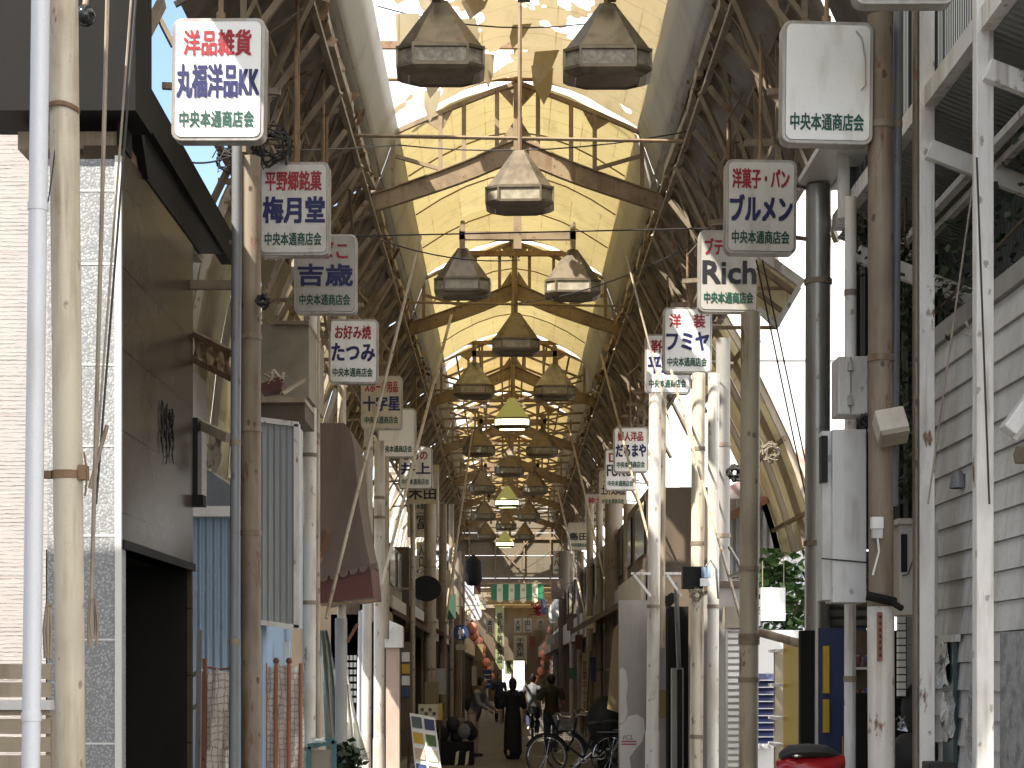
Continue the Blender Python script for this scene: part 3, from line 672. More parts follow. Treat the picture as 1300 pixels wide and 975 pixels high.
sign(1085, 1213, -90, 4, None, None, 'face_white', 'white sign cut by the top edge of the view above the brown pole', D=10.7, foot=False)
sign(993, 1110, 26, 182, None, None, 'face_white', 'blank dull white sign with peeling film and one green line, before the white soffit', yaw=3, roll=.6, peel=True)
sign(921, 1012, 202, 322, '洋菓子・パン', 'ブルメン', 'face_soft', 'white cake and bread shop sign with four blue katakana', yaw=2, roll=.4)
sign(887, 965, 292, 396, 'ブティック', 'Rich', 'face_grey', 'greyed boutique sign with dark latin name, half behind the cake shop sign', yaw=1, roll=.5, ink='black_ink')
sign(842, 904, 390, 474, '洋　装', 'フミヤ', 'face_white', 'white dressmaker sign with two red and three blue characters', roll=.3)
sign(819, 877, 424, 500, '靴の', '平野屋', 'face_white', 'white sign with blue characters half behind the dressmaker sign', D=24.2)
sign(779, 823, 542, 600, '婦人洋品', 'だるまや', 'face_white', 'white ladies wear sign with four blue kana', D=31, roll=-.5)
sign(768, 808, 570, 623, 'DPE', 'FUKUI', 'face_white', 'white sign with latin capitals under the ladies wear sign', D=34.5, ink='black_ink')
sign(761, 796, 597, 645, '文具', '土井文具品', 'face_tan', 'tan sign behind the sign with latin capitals', D=39, ink='black_ink')
sign(743, 776, 627, 667, '紳士服', 'モリシゲ', 'face_grey', 'grey menswear sign with black katakana', D=43, ink='black_ink')
sign(721, 748, 663, 698, None, '島田', 'face_tan', 'plain tan sign with two heavy black characters', D=52, ink='black_ink')
sign(702, 724, 699, 729, '洋品', 'ハヤシ', 'face_tan', 'farthest small sign with red heading and three katakana beside the gable', D=58, ink='black_ink')
# upright board sign
def board(x0, x1, y0, y1, D, depth, mat, body, ink, label, cat='shop sign', vertical=True, name='board_sign', tw=.5, th=.8):
    t = thing(name, label, cat, P((x0 + x1) / 2, y1, D))
    pbox(x0, x1, y0, y1, D, depth).build('panel', mat, t)
    w_ = (x1 - x0) / F * D; h_ = (y1 - y0) / F * D
    if body: text(body, ink, 0, h_ / 2, w_ * tw, h_ * th, -.004, t, vertical=vertical, weight=.03)
    return t
board(517, 557, 590, 681, 38, .2, 'face_tan', '平戸豆冨', 'black_ink', 'tall tan upright board with black brush characters behind the small tan sign', tw=.45)
# ------------------------------------------------------------------ poles and pipes
def pole(x0, y0, x1, y1, D, r, mat, label, name='steel_pole', bands=(), joint=None, cat='pole', z0=None, band_mat='dark_steel', dD=0, cap=False):
    a = P(x0, y0, D); b_ = P(x1, y1, D + dD)
    t = thing(name, label, cat, (b_.x, b_.y, 0)); d = (a - b_)
    bz = 0 if z0 is None else z0; k = (bz - b_.z) / d.z; b_ = b_ + d * k
    n = 10; MB().tube([b_.lerp(a, i / n) for i in range(n + 1)], r, 16).build('tube', mat, t, smooth=True)
    if joint is not None:
        q = b_.lerp(a, (PZ(joint, D) - b_.z) / (a.z - b_.z)); u = d.normalized(); MB().tube([b_, q], r * 1.13, 16).build('sleeve', mat, t, smooth=True)
    for y in bands:
        q = b_.lerp(a, (PZ(y, D) - b_.z) / (a.z - b_.z)); u = d.normalized() * .022
        MB().tube([q - u, q + u], r * 1.10, 14).build('clamp_band', band_mat, t, smooth=True)
    return t
pole(80, -30, 90, 975, 10, .0815, 'cream_pole', 'thick cream steel pole with rust streaks before the granite pier', bands=(), name='steel_pole')
pole(52, -30, 39, 975, 9.8, .050, 'pvc', 'white plastic downpipe beside the thick cream pole', name='downpipe', cat='downpipe', bands=(262, 910), band_mat='pvc')
pole(301, 180, 297, 975, 14.0, .040, 'conduit', 'dark grey conduit next to the stone clad corner', name='conduit_pipe', bands=(562, 815))
pole(318, 200, 319, 975, 14.7, .083, 'brown_pole', 'brown rusty pole between the conduit and the corrugated box', bands=(428, 545, 677))
pole(394, 380, 392, 975, 20.0, .075, 'white_pole', 'cream white pole before the brown canvas box', bands=(578, 765, 950), joint=958)
pole(403, 400, 403, 975, 20.2, .03, 'tan_pole', 'thin tan pipe strapped to the cream white pole', bands=(552,))
pole(434, 300, 434, 740, 22.9, .055, 'cream_pole', 'cream pole standing behind the tobacco sign', z0=2.0)
pole(468, 545, 465, 975, 25.5, .065, 'white_pole', 'white pole below the sports goods sign', bands=(570, 690))
pole(482, 560, 481, 975, 27.0, .08, 'white_pole', 'sunlit white pole in front of the pink column', bands=(632, 657), joint=938)
pole(490, 580, 490, 800, 27.6, .05, 'tan_pole', 'tan pipe beside the sunlit white pole', z0=2.2)
pole(1117, 20, 1119, 975, 11.9, .082, 'brown_pole', 'rusty brown pole on the meter box side with pale painted foot', bands=(160, 455, 765))
pole(1141, -30, 1134, 640, 12.0, .032, 'conduit', 'grey conduit running down beside the rusty brown pole', name='conduit_pipe', z0=2.8, bands=(158,))
pole(1039, 236, 1037, 975, 15.2, .107, 'galv', 'shiny grey steel column below the white soffit', name='steel_column', bands=(358, 690))
pole(953, 397, 950, 975, 15.4, .083, 'tan_pole', 'smooth tan pole under the boutique sign', bands=(722, 808, 815, 863))
pole(887, 474, 884, 975, 20.5, .075, 'cream_pole', 'peeling cream pole with steel sleeve at its foot', bands=(570, 690, 935))
pole(906, 474, 905, 975, 20.4, .065, 'white_pole', 'clean cream white pole beside the peeling one', bands=(770,))
pole(918, 430, 917, 975, 21.5, .085, 'concrete', 'weathered grey concrete post behind the clean cream pole', name='concrete_post', bands=(565, 680))
pole(832, 500, 828, 975, 22.3, .078, 'white_pole', 'sunlit white pole before the printed hoarding', bands=(770,), joint=928)
pole(841, 500, 839, 800, 22.7, .05, 'tan_pole', 'tan pipe behind the sunlit white pole', z0=2.0)
pole(799, 640, 800, 975, 30, .10, 'tan_pole', 'plain tan pole under the ladies wear sign', z0=0)
for (x, D, r, mat, lab) in ((524, 33, .045, 'tan_pole', 'thin pole before the dark doorway under the tan board'), (546, 36, .12, 'tan_pole', 'broad tan post below the dark oval sign'), (562, 40, .09, 'brown_pole', 'dark brown post beyond the broad tan post'),
                        (573, 44, .06, 'tan_pole', 'slim post near the pedestrian sign'), (581, 50, .10, 'brown_pole', 'dark post holding up the farther canopy'), (586, 55, .10, 'wood_dark', 'nearly black post beside the lantern string'),
                        (761, 36, .07, 'tan_pole', 'tan post beside the concrete pillar under the stationery sign'), (779, 33, .16, 'brown_pole', 'stout dirty post beneath the ladies wear sign'), (749, 40, .08, 'tan_pole', 'slim tan post under the menswear sign'),
                        (737, 46, .09, 'brown_pole', 'brown post beyond the slim tan post'), (726, 52, .07, 'tan_pole', 'post under the heavy lettered tan sign'), (716, 58, .17, 'wood_dark', 'dark square looking post next to the oval lamp')):
    pole(x, 640 if D < 45 else 700, x, 975, D, r, mat, lab, bands=(720, 790, 850) if D < 45 else ())
# leaning light struts and slack ropes
def strut(x0, y0, D0, x1, y1, D1, r, mat, label, name='leaning_strut', cat='strut', s=0):
    a = P(x0, y0, D0); b_ = P(x1, y1, D1); t = MB().tube(sag(a, b_, s, 10 if s else 2), r, 6).build(name, mat, smooth=True); mark(t, label, cat); return t
strut(534, 300, 22, 414, 785, 20, .020, 'tan_pole', 'long leaning tan strut passing the okonomiyaki sign')
strut(573, 400, 29, 478, 768, 26, .026, 'white_pole', 'pale leaning strut passing the kimono sign')
strut(600, 545, 40, 566, 790, 36, .022, 'tan_pole', 'thin leaning strut before the dark oval sign')
strut(577, 690, 44, 556, 860, 40, .022, 'wood', 'short leaning strut near the pedestrian sign')
strut(795, 325, 21, 852, 545, 20.5, .012, 'tan_pole', 'leaning strut running up from the dressmaker sign')
strut(852, 470, 21, 943, 795, 17, .016, 'tan_pole', 'long tan strut slanting down to the smooth tan pole')
strut(763, 450, 28, 833, 720, 23, .018, 'tan_pole', 'pale strut slanting past the ladies wear sign')
strut(722, 540, 42, 792, 840, 32, .024, 'tan_pole', 'far thin strut slanting past the menswear sign')
strut(708, 620, 50, 745, 790, 42, .024, 'tan_pole', 'farthest slanting strut beside the plain tan sign')
strut(137, -20, 9.6, 116, 760, 9.6, .012, 'rope', 'thick tan rope hanging down to the knotted bundle', 'rope', 'rope')
strut(168, -20, 10.4, 118, 640, 9.9, .007, 'rope', 'thin grey rope slanting across the granite pier', 'rope', 'rope')
strut(174, -20, 10.5, 122, 640, 10.0, .007, 'cable', 'thin dark rope just beside the grey one', 'rope', 'rope')
strut(1246, 160, 10.6, 1178, 640, 10.9, .006, 'rope', 'thin cord hanging between the white steel columns', 'rope', 'rope')
strut(1240, 200, 10.3, 1256, 640, 10.3, .006, 'cable', 'dark cord down the nearest white steel column', 'rope', 'rope')
for (x0, y0, D0, x1, y1, D1, s, lab) in ((330, 190, 16, 505, 184, 21, .02, 'taut wire from the sweet shop sign to the vault'), (505, 184, 21, 905, 160, 20, .15, 'slack wire crossing under the nearest arch'), (440, 300, 19, 900, 290, 19, -.0, 'straight wire crossing below the lone nearest lamp'),
        (470, 300, 20, 660, 330, 22, .10, 'black wire drooping towards the nearest hanger frame'), (655, 385, 24, 880, 310, 20, .12, 'thin wire rising to the boutique sign'), (480, 8, 20, 860, 5, 20, .25, 'sagging wire high over the two nearest lamps'),
        (960, 330, 16, 1025, 640, 17, .0, 'guy wire before the white house wall'), (968, 330, 16, 1034, 640, 17, .0, 'second guy wire before the white house wall, just beside the first'), (565, 770, 44, 735, 735, 50, .2, 'black cable strung before the green and white curtain'),
        (590, 760, 46, 700, 700, 54, .1, 'cable rising in front of the plank hoarding'), (240, 206, 14, 300, 195, 14.2, .03, 'thin wire tied to the grey conduit top'), (60, 262, 9.9, 75, 140, 9.95, .04, 'bent tie wire between downpipe and cream pole')):
    strut(x0, y0, D0, x1, y1, D1, .008 if D0 > 12 else .004, 'cable', lab, 'overhead_wire', 'wire', s)
def tangle(x, y, D, r, n, label, mat='cable', th=.006):
    b = MB(); c = P(x, y, D)
    for i in range(n):
        pts = []; a = random.uniform(0, 6.28)
        for j in range(7):
            a += random.uniform(.5, 1.5); pts.append(c + Vector((r * random.uniform(.3, 1) * math.cos(a), random.uniform(-.05, .05), r * random.uniform(.3, 1.1) * math.sin(a))))
        b.tube(pts, th, 5)
    return mark(b.build('cable_tangle', mat, smooth=True), label, 'cables')
tangle(286, 205, 14.2, .11, 7, 'tangle of black cable at the top of the grey conduit')
tangle(334, 382, 14.5, .06, 8, 'knot of cable on the brown rusty pole', th=.012)
tangle(345, 185, 15.2, .2, 10, 'messy cable bundle behind the nearest sign', th=.008)
tangle(978, 574, 19, .12, 14, 'coil of pale cable tied to the curved skirt', 'rope', .008)
tangle(933, 600, 19.5, .10, 12, 'dark cable coil behind the smooth tan pole', th=.012)
tangle(1096, 535, 12.0, .05, 8, 'black cable loops under the upper meter box', th=.008)
tangle(885, 755, 19.8, .09, 10, 'cable knot under the black meter on the peeling pole', 'rope', .007)
def bundle(x, y0, y1, D, wd, mat, label):
    t = thing('rope_bundle', label, 'rope', P(x, y1, D)); b = MB()
    for i in range(9):
        dx = random.uniform(-wd, wd); b.tube([P(x, y0, D) + Vector((dx * .4, 0, 0)), P(x, (y0 + y1) / 2, D) + Vector((dx, random.uniform(-.02, .02), 0)), P(x, y1, D) + Vector((dx * .9, 0, random.uniform(-.02, .04)))], .009, 5)
    b.build('strands', mat, t, smooth=True); MB().tube([P(x - 3, y0 + 6, D), P(x + 3, y0 + 2, D)], .014, 6).build('knot', mat, t)
bundle(117, 755, 818, 9.75, .028, 'rope', 'knotted rope bundle on the granite side of the cream pole')
bundle(62, 765, 832, 9.9, .022, 'rope', 'hanging rope bundle between downpipe and cream pole')
# clamp, bolt bracket and rags on the near pole
t = thing('pole_clamp', 'rusty strap clamp round the thick cream pole', 'clamp', P(86, 603, 9.95)); q = P(86, 603, 10)
MB().tube([q - Vector((0, 0, .022)), q + Vector((0, 0, .022))], .088, 16).build('strap', 'rust_steel', t, smooth=True)
b = MB(); b.box(q + Vector((-.13, -.05, -.02)), q + Vector((-.08, .02, .02))); b.box(q + Vector((.07, -.06, -.03)), q + Vector((.115, .02, .05))); b.tube([q + Vector((.10, -.04, .12)), q + Vector((.12, -.05, 0)), q + Vector((.105, -.04, -.12))], .006, 5); b.build('bolt_lug', 'rust_steel', t)
t = MB().tube([P(114, 620, 9.8), P(126, 575, 9.8), P(136, 540, 9.82)], .012, 6).build('bent_stay', 'tan_pole'); mark(t, 'short bent stay sticking out beside the strap clamp', 'stay')
b = MB(); q = P(80, 141, 10)
for i in range(3): b.tube([q + Vector((.09 * math.cos(a), -.01 + -.09 * math.sin(a), .008 * i - .01 * math.cos(a * 2))) for a in [k * math.pi / 8 for k in range(-1, 10)]], .006, 5)
mark(b.build('wire_tie', 'rust_steel', smooth=True), 'twisted wire tie high on the thick cream pole', 'wire')

# ------------------------------------------------------------------ the corner with the siding house, granite pier and stone wall
h = thing('siding_house', 'pale ribbed siding house with dark eave behind the white downpipe', 'house', (-5, 13.4, 0))
MB().box((-9, 13.4, 0), (PX(75, 13.4), 20, PZ(70, 13.4))).build('wall', 'siding', h)
b = MB().box((-9, 13.2, PZ(82, 13.2)), (PX(52, 13.2), 19, PZ(-60, 13.2))); b.prism([(PX(8, 13.1), 13.15, PZ(105, 13.15)), (PX(52, 13.1), 13.15, PZ(105, 13.15)), (PX(52, 13.1), 13.15, PZ(82, 13.15)), (PX(-3, 13.1), 13.15, PZ(82, 13.15))], (0, .3, 0)); b.build('eave', 'black_and_shade', h); MB().box((-9, 13.3, PZ(-60, 13.2)), (PX(52, 13.2), 17, 12)).build('sun_block', 'siding', h)  # topmost block is added above the view to keep sun off the signs
f = thing('board_fence', 'low fence of weathered pale boards at the foot of the siding house', 'fence', (-3.6, 11.4, 0))
b = MB()
for i in range(14): b.box((-4.6, 11.4 - .0, .16 + i * .115), (PX(64, 11.4), 11.43, .255 + i * .115))
b.build('boards', 'wood', f); MB().box((-4.6, 11.36, PZ(897, 11.4) - .02), (PX(66, 11.4), 11.46, PZ(889, 11.4))).build('cap_rail', 'white_paint', f)
b = MB()
for x in (62, -40): b.box((PX(x, 11.4) - .03, 11.44, 0), (PX(x, 11.4) + .05, 11.52, PZ(905, 11.4)))
b.build('post', 'wood', f)
s = thing('stone_building', 'shop building with granite pier, polished brown stone wall and dark open doorway', 'building', (-2.7, 12.2, 0))
XW = PX(152, 12.2); YE = 15.05; ZH = PZ(690, 12.2); ZT = PZ(183, 12.2)
b = MB(); b.box((XW, 12.23, ZH), (XW - .25, YE, ZT)); b.box((XW, 14.99, 0), (XW - .04, YE, ZH)); b.build('stone_wall', 'stone', s)
b = MB(); b.box((PX(60, 12.2), 12.2, 0), (XW - .006, 12.42, ZT - .1)); b.build('granite_pier', 'granite', s)
b = MB()
for y in (335, 463, 566, 680, 812, 944, 242): b.box((PX(90, 12.19), 12.196, PZ(y, 12.2) - .006), (XW - .007, 12.2, PZ(y, 12.2) + .006))
b.build('joint_lines', 'white_paint', s)
MB().box((XW - .03, 12.185, 0), (XW + .012, 12.22, ZT - .08)).build('corner_trim', 'white_paint', s)
b = MB(); b.box((XW - .65, 12.9, 0), (XW - .6, YE, ZH)); b.box((XW - .65, YE - .05, 0), (XW - .045, YE + .08, ZH)); b.box((XW - .65, 12.8, 0), (XW - .26, 12.9, ZH)); b.box((XW - .65, 12.9, ZH), (XW - .02, YE, ZH + .05)); b.build('doorway_lining', 'black_and_shade', s)  # near-black lining puts the doorway's shade into the colour
b = MB(); b.bar((XW + .01, 12.23, ZH), (XW + .01, YE, ZH), .03, .06); b.build('door_header', 'black_and_shade', s)
b = MB(); random.seed(5)
for i, (x, ya, yb) in enumerate(((13.62, 508, 575), (13.72, 518, 560), (13.80, 512, 590), (13.92, 520, 582), (14.0, 525, 560), (14.06, 520, 588))):
    za = PZ(ya, x); zb = PZ(yb, x); pts = [(XW + .015, x + .03 * math.sin(j * 2.1 + i), za + (zb - za) * j / 7) for j in range(8)]; b.tube(pts, [.006, .011, .006, .012, .007, .011, .006, .004], 6)
    for j in (1, 4): b.tube([(XW + .015, x - .03, za + (zb - za) * j / 7 - .02), (XW + .015, x + .04, za + (zb - za) * j / 7 + .03)], .005, 5)
b.build('cursive_lettering', 'black', s, smooth=True)
MB().box((XW - .7, 12.25, ZT - .02), (XW - .02, YE + .6, ZT + .10)).build('parapet', 'dark_steel', s)
# dark upper works: roof band with sky showing between its struts
b = MB(); zb = PZ(95, 12.2)
b.bar((XW + .03, 12.1, zb), (XW - .02, 17.0, zb - .05), .10, .30); b.build('parapet_rail', 'black_and_shade', s)
b = MB()
b.prism([(XW - .02, 12.2, ZT), (XW - .02, 12.55, ZT), (XW - .02, 12.55, zb), (XW - .02, 12.2, zb)], (.03, 0, 0)); b.prism([(XW - .02, 13.05, ZT), (XW - .02, 15.4, ZT), (XW - .02, 17, zb - .1), (XW - .02, 12.9, zb)], (.03, 0, 0)); b.bar((XW, 12.55, zb), (XW, 13.0, ZT), .08)
b.build('parapet_strut', 'black_and_shade', s)
b = MB(); b.box((XW - .9, 12.0, PZ(140, 12.0)), (PX(172, 12.0), 12.55, PZ(-200, 12.0))); b.build('upper_box', 'black_and_shade', s)
b = MB(); b.bar(P(172, 70, 12.3), P(205, 5, 12.9), .06); b.bar(P(172, 15, 12.3), P(200, -20, 12.9), .05); b.bar(P(196, 10, 14), P(222, 60, 14), .04); b.build('stay_bar', 'dark_steel', s)
t = mark(MB().tube([P(172, 20, 13), P(186, 8, 13), P(192, -12, 13)], .012, 5).tube([P(174, 10, 13), P(181, 2, 13), P(190, 6, 13)], .01, 5).tube([P(195, 12, 13), P(205, 35, 13), P(218, 60, 13)], .008, 5).build('twigs', 'cable'), 'thin dark twig and wire ends against the blue sky', 'twig')
t = thing('work_lamp', 'round glass lamp under the dark upper box beside the cream pole', 'lamp', P(108, 20, 11.5))
q = P(108, 20, 11.5); MB().ball(q, .068, 14).build('globe', 'glass_dark', t, smooth=True); MB().tube([q + Vector((0, 0, .06)), q + Vector((0, .1, .25))], .02, 8).build('stem', 'dark_steel', t)
t = thing('box_lamp', 'narrow dark box lamp on the far edge of the stone wall', 'lamp', P(242, 640, 15.1)); pbox(232, 251, 530, 628, 15.1, .2).build('case', 'black', t); pbox(236, 247, 545, 600, 15.09, .03).build('window', 'glass_dark', t); pbox(238, 258, 628, 642, 15.0, .16).build('base', 'black_and_shade', t)
# lattice bracket between stone wall and conduit
t = thing('lattice_bracket', 'small rusty lattice bracket between stone wall and grey conduit', 'bracket', P(270, 450, 15.2)); b = MB()
A0, A1, B0, B1 = P(248, 425, 15.2), P(298, 450, 14.6), P(246, 456, 15.2), P(298, 482, 14.6)
b.bar(A0, A1, .05); b.bar(B0, B1, .05)
for i in range(5): b.bar(A0.lerp(A1, i / 4), B0.lerp(B1, min(1, (i + .5) / 4)), .025); b.bar(B0.lerp(B1, i / 4), A0.lerp(A1, min(1, (i + .5) / 4)), .02)
b.build('lattice', 'rust_steel', t)
t = mark(MB().bar(P(225, 362, 15.0), P(299, 362, 14.8), .07).build('stay_beam', 'dark_steel'), 'dark horizontal stay beam above the lattice bracket', 'beam')
t = mark(MB().bar(P(252, 538, 15.3), P(290, 556, 15.0), .05, .08).build('eave_bracket', 'wood'), 'weathered eave timber beside the dark box lamp', 'timber')
b = MB(); q = P(272, 580, 15.2)
for i in range(9): b.add([q + Vector((random.uniform(-.07, .07), random.uniform(-.05, .05), random.uniform(-.12, .12))) for _ in range(4)], [(0, 1, 2, 3)])
b.bar(P(280, 545, 15.2), P(272, 600, 15.2), .05); mark(b.build('hanging_rag', 'mortar'), 'torn brown rag hanging under the eave timber', 'rag')

# ------------------------------------------------------------------ the open lot on the stone wall side
w_ = thing('corrugated_shed', 'blue corrugated metal shed standing in the gap behind the stone wall', 'shed', (-3.4, 18.2, 0))
MB().box((PX(205, 18.2), 18.2, 0), (PX(334, 18.2), 20.6, PZ(655, 18.2))).build('wall', 'blue_sheet', w_)
MB().box((PX(200, 18.1), 18.05, PZ(656, 18.1)), (PX(336, 18.1), 20.8, PZ(643, 18.1))).build('roof_edge', 'white_paint', w_)
w_ = thing('white_house', 'bright white house behind the blue corrugated shed', 'house', (-8, 30, 0))
MB().box((-16, 30, 0), (-3.75, 38, 7.8)).build('wall', 'white_wall', w_); MB().box((-16.3, 29.6, 7.8), (-3.6, 38.3, 8.0)).build('roof', 'tile_roof', w_)
b = MB()
for x in (-5.4, -8.2): b.box((x, 29.95, 4.4), (x + 1.4, 29.99, 5.8))
b.build('window', 'glass_dark', w_)
t = thing('net_fence', 'fence panel of white netting with a rusty post beside the conduit', 'fence', P(275, 975, 16.5)); D = 16.5
b = MB(); b.v = []; nx, nz = 6, 10
for j in range(nz + 1):
    for i in range(nx + 1): b.v.append(P(262 + 38 * i / nx, 848 + 175 * j / nz + (random.uniform(0, 7) if j == 0 else 0), D) + Vector((0, .05 * math.sin(i * 1.7 + j * .6), 0)))
for j in range(nz):
    for i in range(nx): a = j * (nx + 1) + i; b.f.append((a, a + 1, a + nx + 2, a + nx + 1))
b.build('net', 'netting', t, smooth=True); MB().bar(P(258.5, 836, D - .05), P(257, 1090, D - .05), .06).build('post', 'rust_post', t); MB().tube([P(258, 846, D), P(278, 850, D), P(300, 848, D)], .012, 6).build('rail', 'rust_post', t)
t = thing('ladder_rail', 'dark steel post with two rungs against the sunlit corrugation', 'post', P(250, 975, 16.2)); MB().bar(P(253.5, 800, 16.2), P(250, 1090, 16.2), .045, .05).build('post', 'steel_grey', t)
b = MB(); b.bar(P(240, 860, 16.3), P(256, 850, 16.2), .03); b.bar(P(240, 902, 16.3), P(254, 893, 16.2), .03); b.build('rung', 'steel_grey', t)
t = thing('netted_panel', 'white netted panel with orange rails beside the cream white pole', 'fence', P(360, 975, 18.5)); D = 18.5
b = MB(); nx, nz = 8, 10
for j in range(nz + 1):
    for i in range(nx + 1): b.v.append(P(334 + 52 * i / nx, 845 + 175 * j / nz + (random.uniform(-3, 4) if j == 0 else 0), D) + Vector((0, .04 * math.sin(i * 1.9 + j), 0)))
for j in range(nz):
    for i in range(nx): a = j * (nx + 1) + i; b.f.append((a, a + 1, a + nx + 2, a + nx + 1))
b.build('net', 'netting', t, smooth=True)
for x in (337, 350.5, 367, 382): MB().tube([P(x, 842, D - .06), P(x - 1, 1080, D - .06)], .02, 8).build('rail', 'orange_rail', t, smooth=True)
for x in (350.5, 367): MB().ball(P(x, 839, D - .06), .035, 8).build('rail_cap', 'rust_post', t, smooth=True)
t = thing('rear_post', 'pair of short pale posts rising behind the netted panel', 'post', P(350, 900, 19)); MB().box(P(336, 900, 19), P(343, 814, 19) + Vector((0, .06, 0))).box(P(360, 900, 19), P(367, 815, 19) + Vector((0, .06, 0))).build('post', 'white_steel', t)
t = thing('corrugated_cabinet', 'hanging corrugated metal cabinet between brown and white poles', 'cabinet', P(356, 796, 18)); D = 18
b = MB(); b.prism([P(331, 790, D), P(377, 797, D), P(377, 539, D), P(331, 533, D)], (0, .5, 0)); b.build('front_sheet', 'grey_corr', t)
b = MB(); b.bar(P(330, 533, D - .02), P(379, 539, D - .02), .05, .05); b.bar(P(377, 539, D - .02), P(377, 797, D - .02), .06, .05); b.bar(P(330, 790, D - .02), P(379, 797, D - .02), .05, .05); b.build('frame', 'white_steel', t)
t = thing('cabinet_shelf', 'dark timber shelf above the corrugated cabinet', 'shelf', P(357, 535, 18.3)); pbox(329, 387, 511, 533, 18.2, .9).build('beam', 'wood_dark', t); pbox(329, 387, 504, 510.5, 18.1, .9).build('top_plank', 'wood', t)
t = thing('mortar_wall', 'stained tan mortar wall end between the sweet shop and okonomiyaki signs', 'wall', P(365, 510, 19.2)); pbox(329, 392, 412, 504, 19.2, 1.6).build('wall', 'mortar', t); pbox(348, 392, 407, 412, 19.15, 1.6).build('coping', 'dark_steel', t)
t = thing('broken_box', 'broken red box with splintered laths on the timber shelf', 'box', P(348, 503, 18.4)); b = MB(); b.prism([P(331, 498, 18.3), P(357, 494, 18.3), P(360, 482, 18.3), P(355, 478, 18.3), P(331, 487, 18.3)], (0, .3, 0)); b.build('box', 'red_paint', t)
b = MB()
for i in range(9): b.bar(P(332 + random.uniform(0, 26), 482 + random.uniform(-12, 6), 18.3), P(335 + random.uniform(0, 26), 472 + random.uniform(-10, 14), 18.4), .03, .012)
b.bar(P(358, 500, 18.25), P(386, 482, 18.5), .05, .03); b.build('laths', 'wood', t)
t = thing('translucent_screen', 'slanted translucent wall panel above the mortar wall', 'panel', P(350, 410, 19.4)); b = MB(); b.prism([P(334, 470, 19.5), P(331, 330, 19.5), P(360, 330, 19.5), P(372, 340, 19.5), P(345, 425, 19.5)], (0, .02, 0)); b.build('sheet', 'skirt', t); MB().bar(P(334, 405, 19.4), P(345, 425, 19.4), .05, .05).build('bracket', 'dark_steel', t); b = MB(); b.bar(P(331, 390, 19.4), P(358, 325, 19.4), .06); b.bar(P(350, 400, 19.4), P(374, 340, 19.4), .05); b.build('rib', 'tan_pole', t)
t = thing('cloth_awning', 'large brown box awning with scalloped red valance seen from its side', 'awning', P(440, 765, 22)); D = 22
side = [P(405, 537, D), P(437, 537, D), P(444, 545, D), P(449, 565, D), P(456, 640, D), P(464, 690, D), P(470, 716, D), P(405, 735, D)]
MB().prism(side, (0, 1.6, 0)).build('canvas', 'awning', t)
MB().prism([P(405, 735, D - .02), P(470, 718, D - .02), P(474, 758, D - .02), P(405, 766, D - .02)], (0, 1.5, 0)).build('valance_board', 'red_paint', t)
b = MB()
for i in range(6):
    xa = 405 + 12.5 * i; b.prism([P(xa, 732 - i * 3, D - .06), P(xa + 12.5, 729 - i * 3, D - .06), P(xa + 10.5, 736 - i * 3, D - .06), P(xa + 6, 739 - i * 3, D - .06), P(xa + 2, 738 - i * 3, D - .06)], (0, .02, 0))
b.build('scallop', 'awning', t); b = MB(); b.bar(P(408, 768, D), P(478, 762, D), .035); b.bar(P(405, 715, D - .03), P(418, 672, D - .03), .05); b.build('frame', 'rust_steel', t)
t = thing('tarpaulin', 'grey green tarpaulin hanging from the awning frame', 'tarpaulin', P(425, 960, 22.6)); D = 22.6; b = MB(); nx, nz = 8, 10
for j in range(nz + 1):
    f_ = j / nz; xa = 405 + 6 * f_; xb = 416 + 24 * f_ ** .8
    for i in range(nx + 1): b.v.append(P(xa + (xb - xa) * i / nx, 800 + 165 * f_, D) + Vector((0, .07 * math.sin(i * 2.2 + f_ * 3), 0)))
for j in range(nz):
    for i in range(nx): a = j * (nx + 1) + i; b.f.append((a, a + 1, a + nx + 2, a + nx + 1))
b.build('cloth', 'tarp', t, smooth=True)
t = thing('white_drape', 'thin white drape catching sun beside the tarpaulin', 'drape', P(450, 960, 24)); D = 24; b = MB()
for j in range(nz + 1):
    f_ = j / nz; xa = 437 + 3 * f_; xb = 441 + 28 * f_ ** 1.5
    for i in range(nx + 1): b.v.append(P(xa + (xb - xa) * i / nx, 845 + 120 * f_, D) + Vector((0, .06 * math.sin(i * 1.6 + f_ * 4), 0)))
for j in range(nz):
    for i in range(nx): a = j * (nx + 1) + i; b.f.append((a, a + 1, a + nx + 2, a + nx + 1))
b.build('cloth', 'tarp_white', t, smooth=True)
t = thing('metal_sheet', 'upright pale blue grey metal sheet leaning behind the white poles', 'sheet', P(462, 975, 26)); MB().prism([P(452, 975, 26), P(470, 975, 26), P(470, 770, 26), P(455, 776, 26)], (0, .05, 0)).build('sheet', 'white_corr', t)
t = thing('old_post', 'peeling grey post under the end of the brown awning', 'post', P(432, 975, 22.4)); MB().tube([P(433, 1030, 22.4), P(433, 785, 22.4)], .075, 12).build('post', 'concrete', t, smooth=True); MB().tube([P(441, 815, 22.2), P(454, 792, 22.2)], .02, 8).build('bent_hook', 'rust_post', t)
t = thing('sunlit_wall', 'bright lattice windowed white wall seen through the gap beside the drape', 'wall', P(452, 975, 29)); b = MB().box(P(420, 985, 29), P(470, 780, 29) + Vector((0, .2, 0))); b.build('wall', 'white_wall', t)
b = MB()
for i in range(3):
    for j in range(7): b.box(P(439 + i * 5, 832 + j * 9, 28.98), P(442.6 + i * 5, 838 + j * 9, 28.97))
b.build('window_panes', 'conduit', t)
t = thing('pink_column', 'square pink plastered column with white box capital', 'column', P(499, 975, 28)); pbox(490, 507, 818, 1015, 28, .25).build('shaft', 'pink', t)
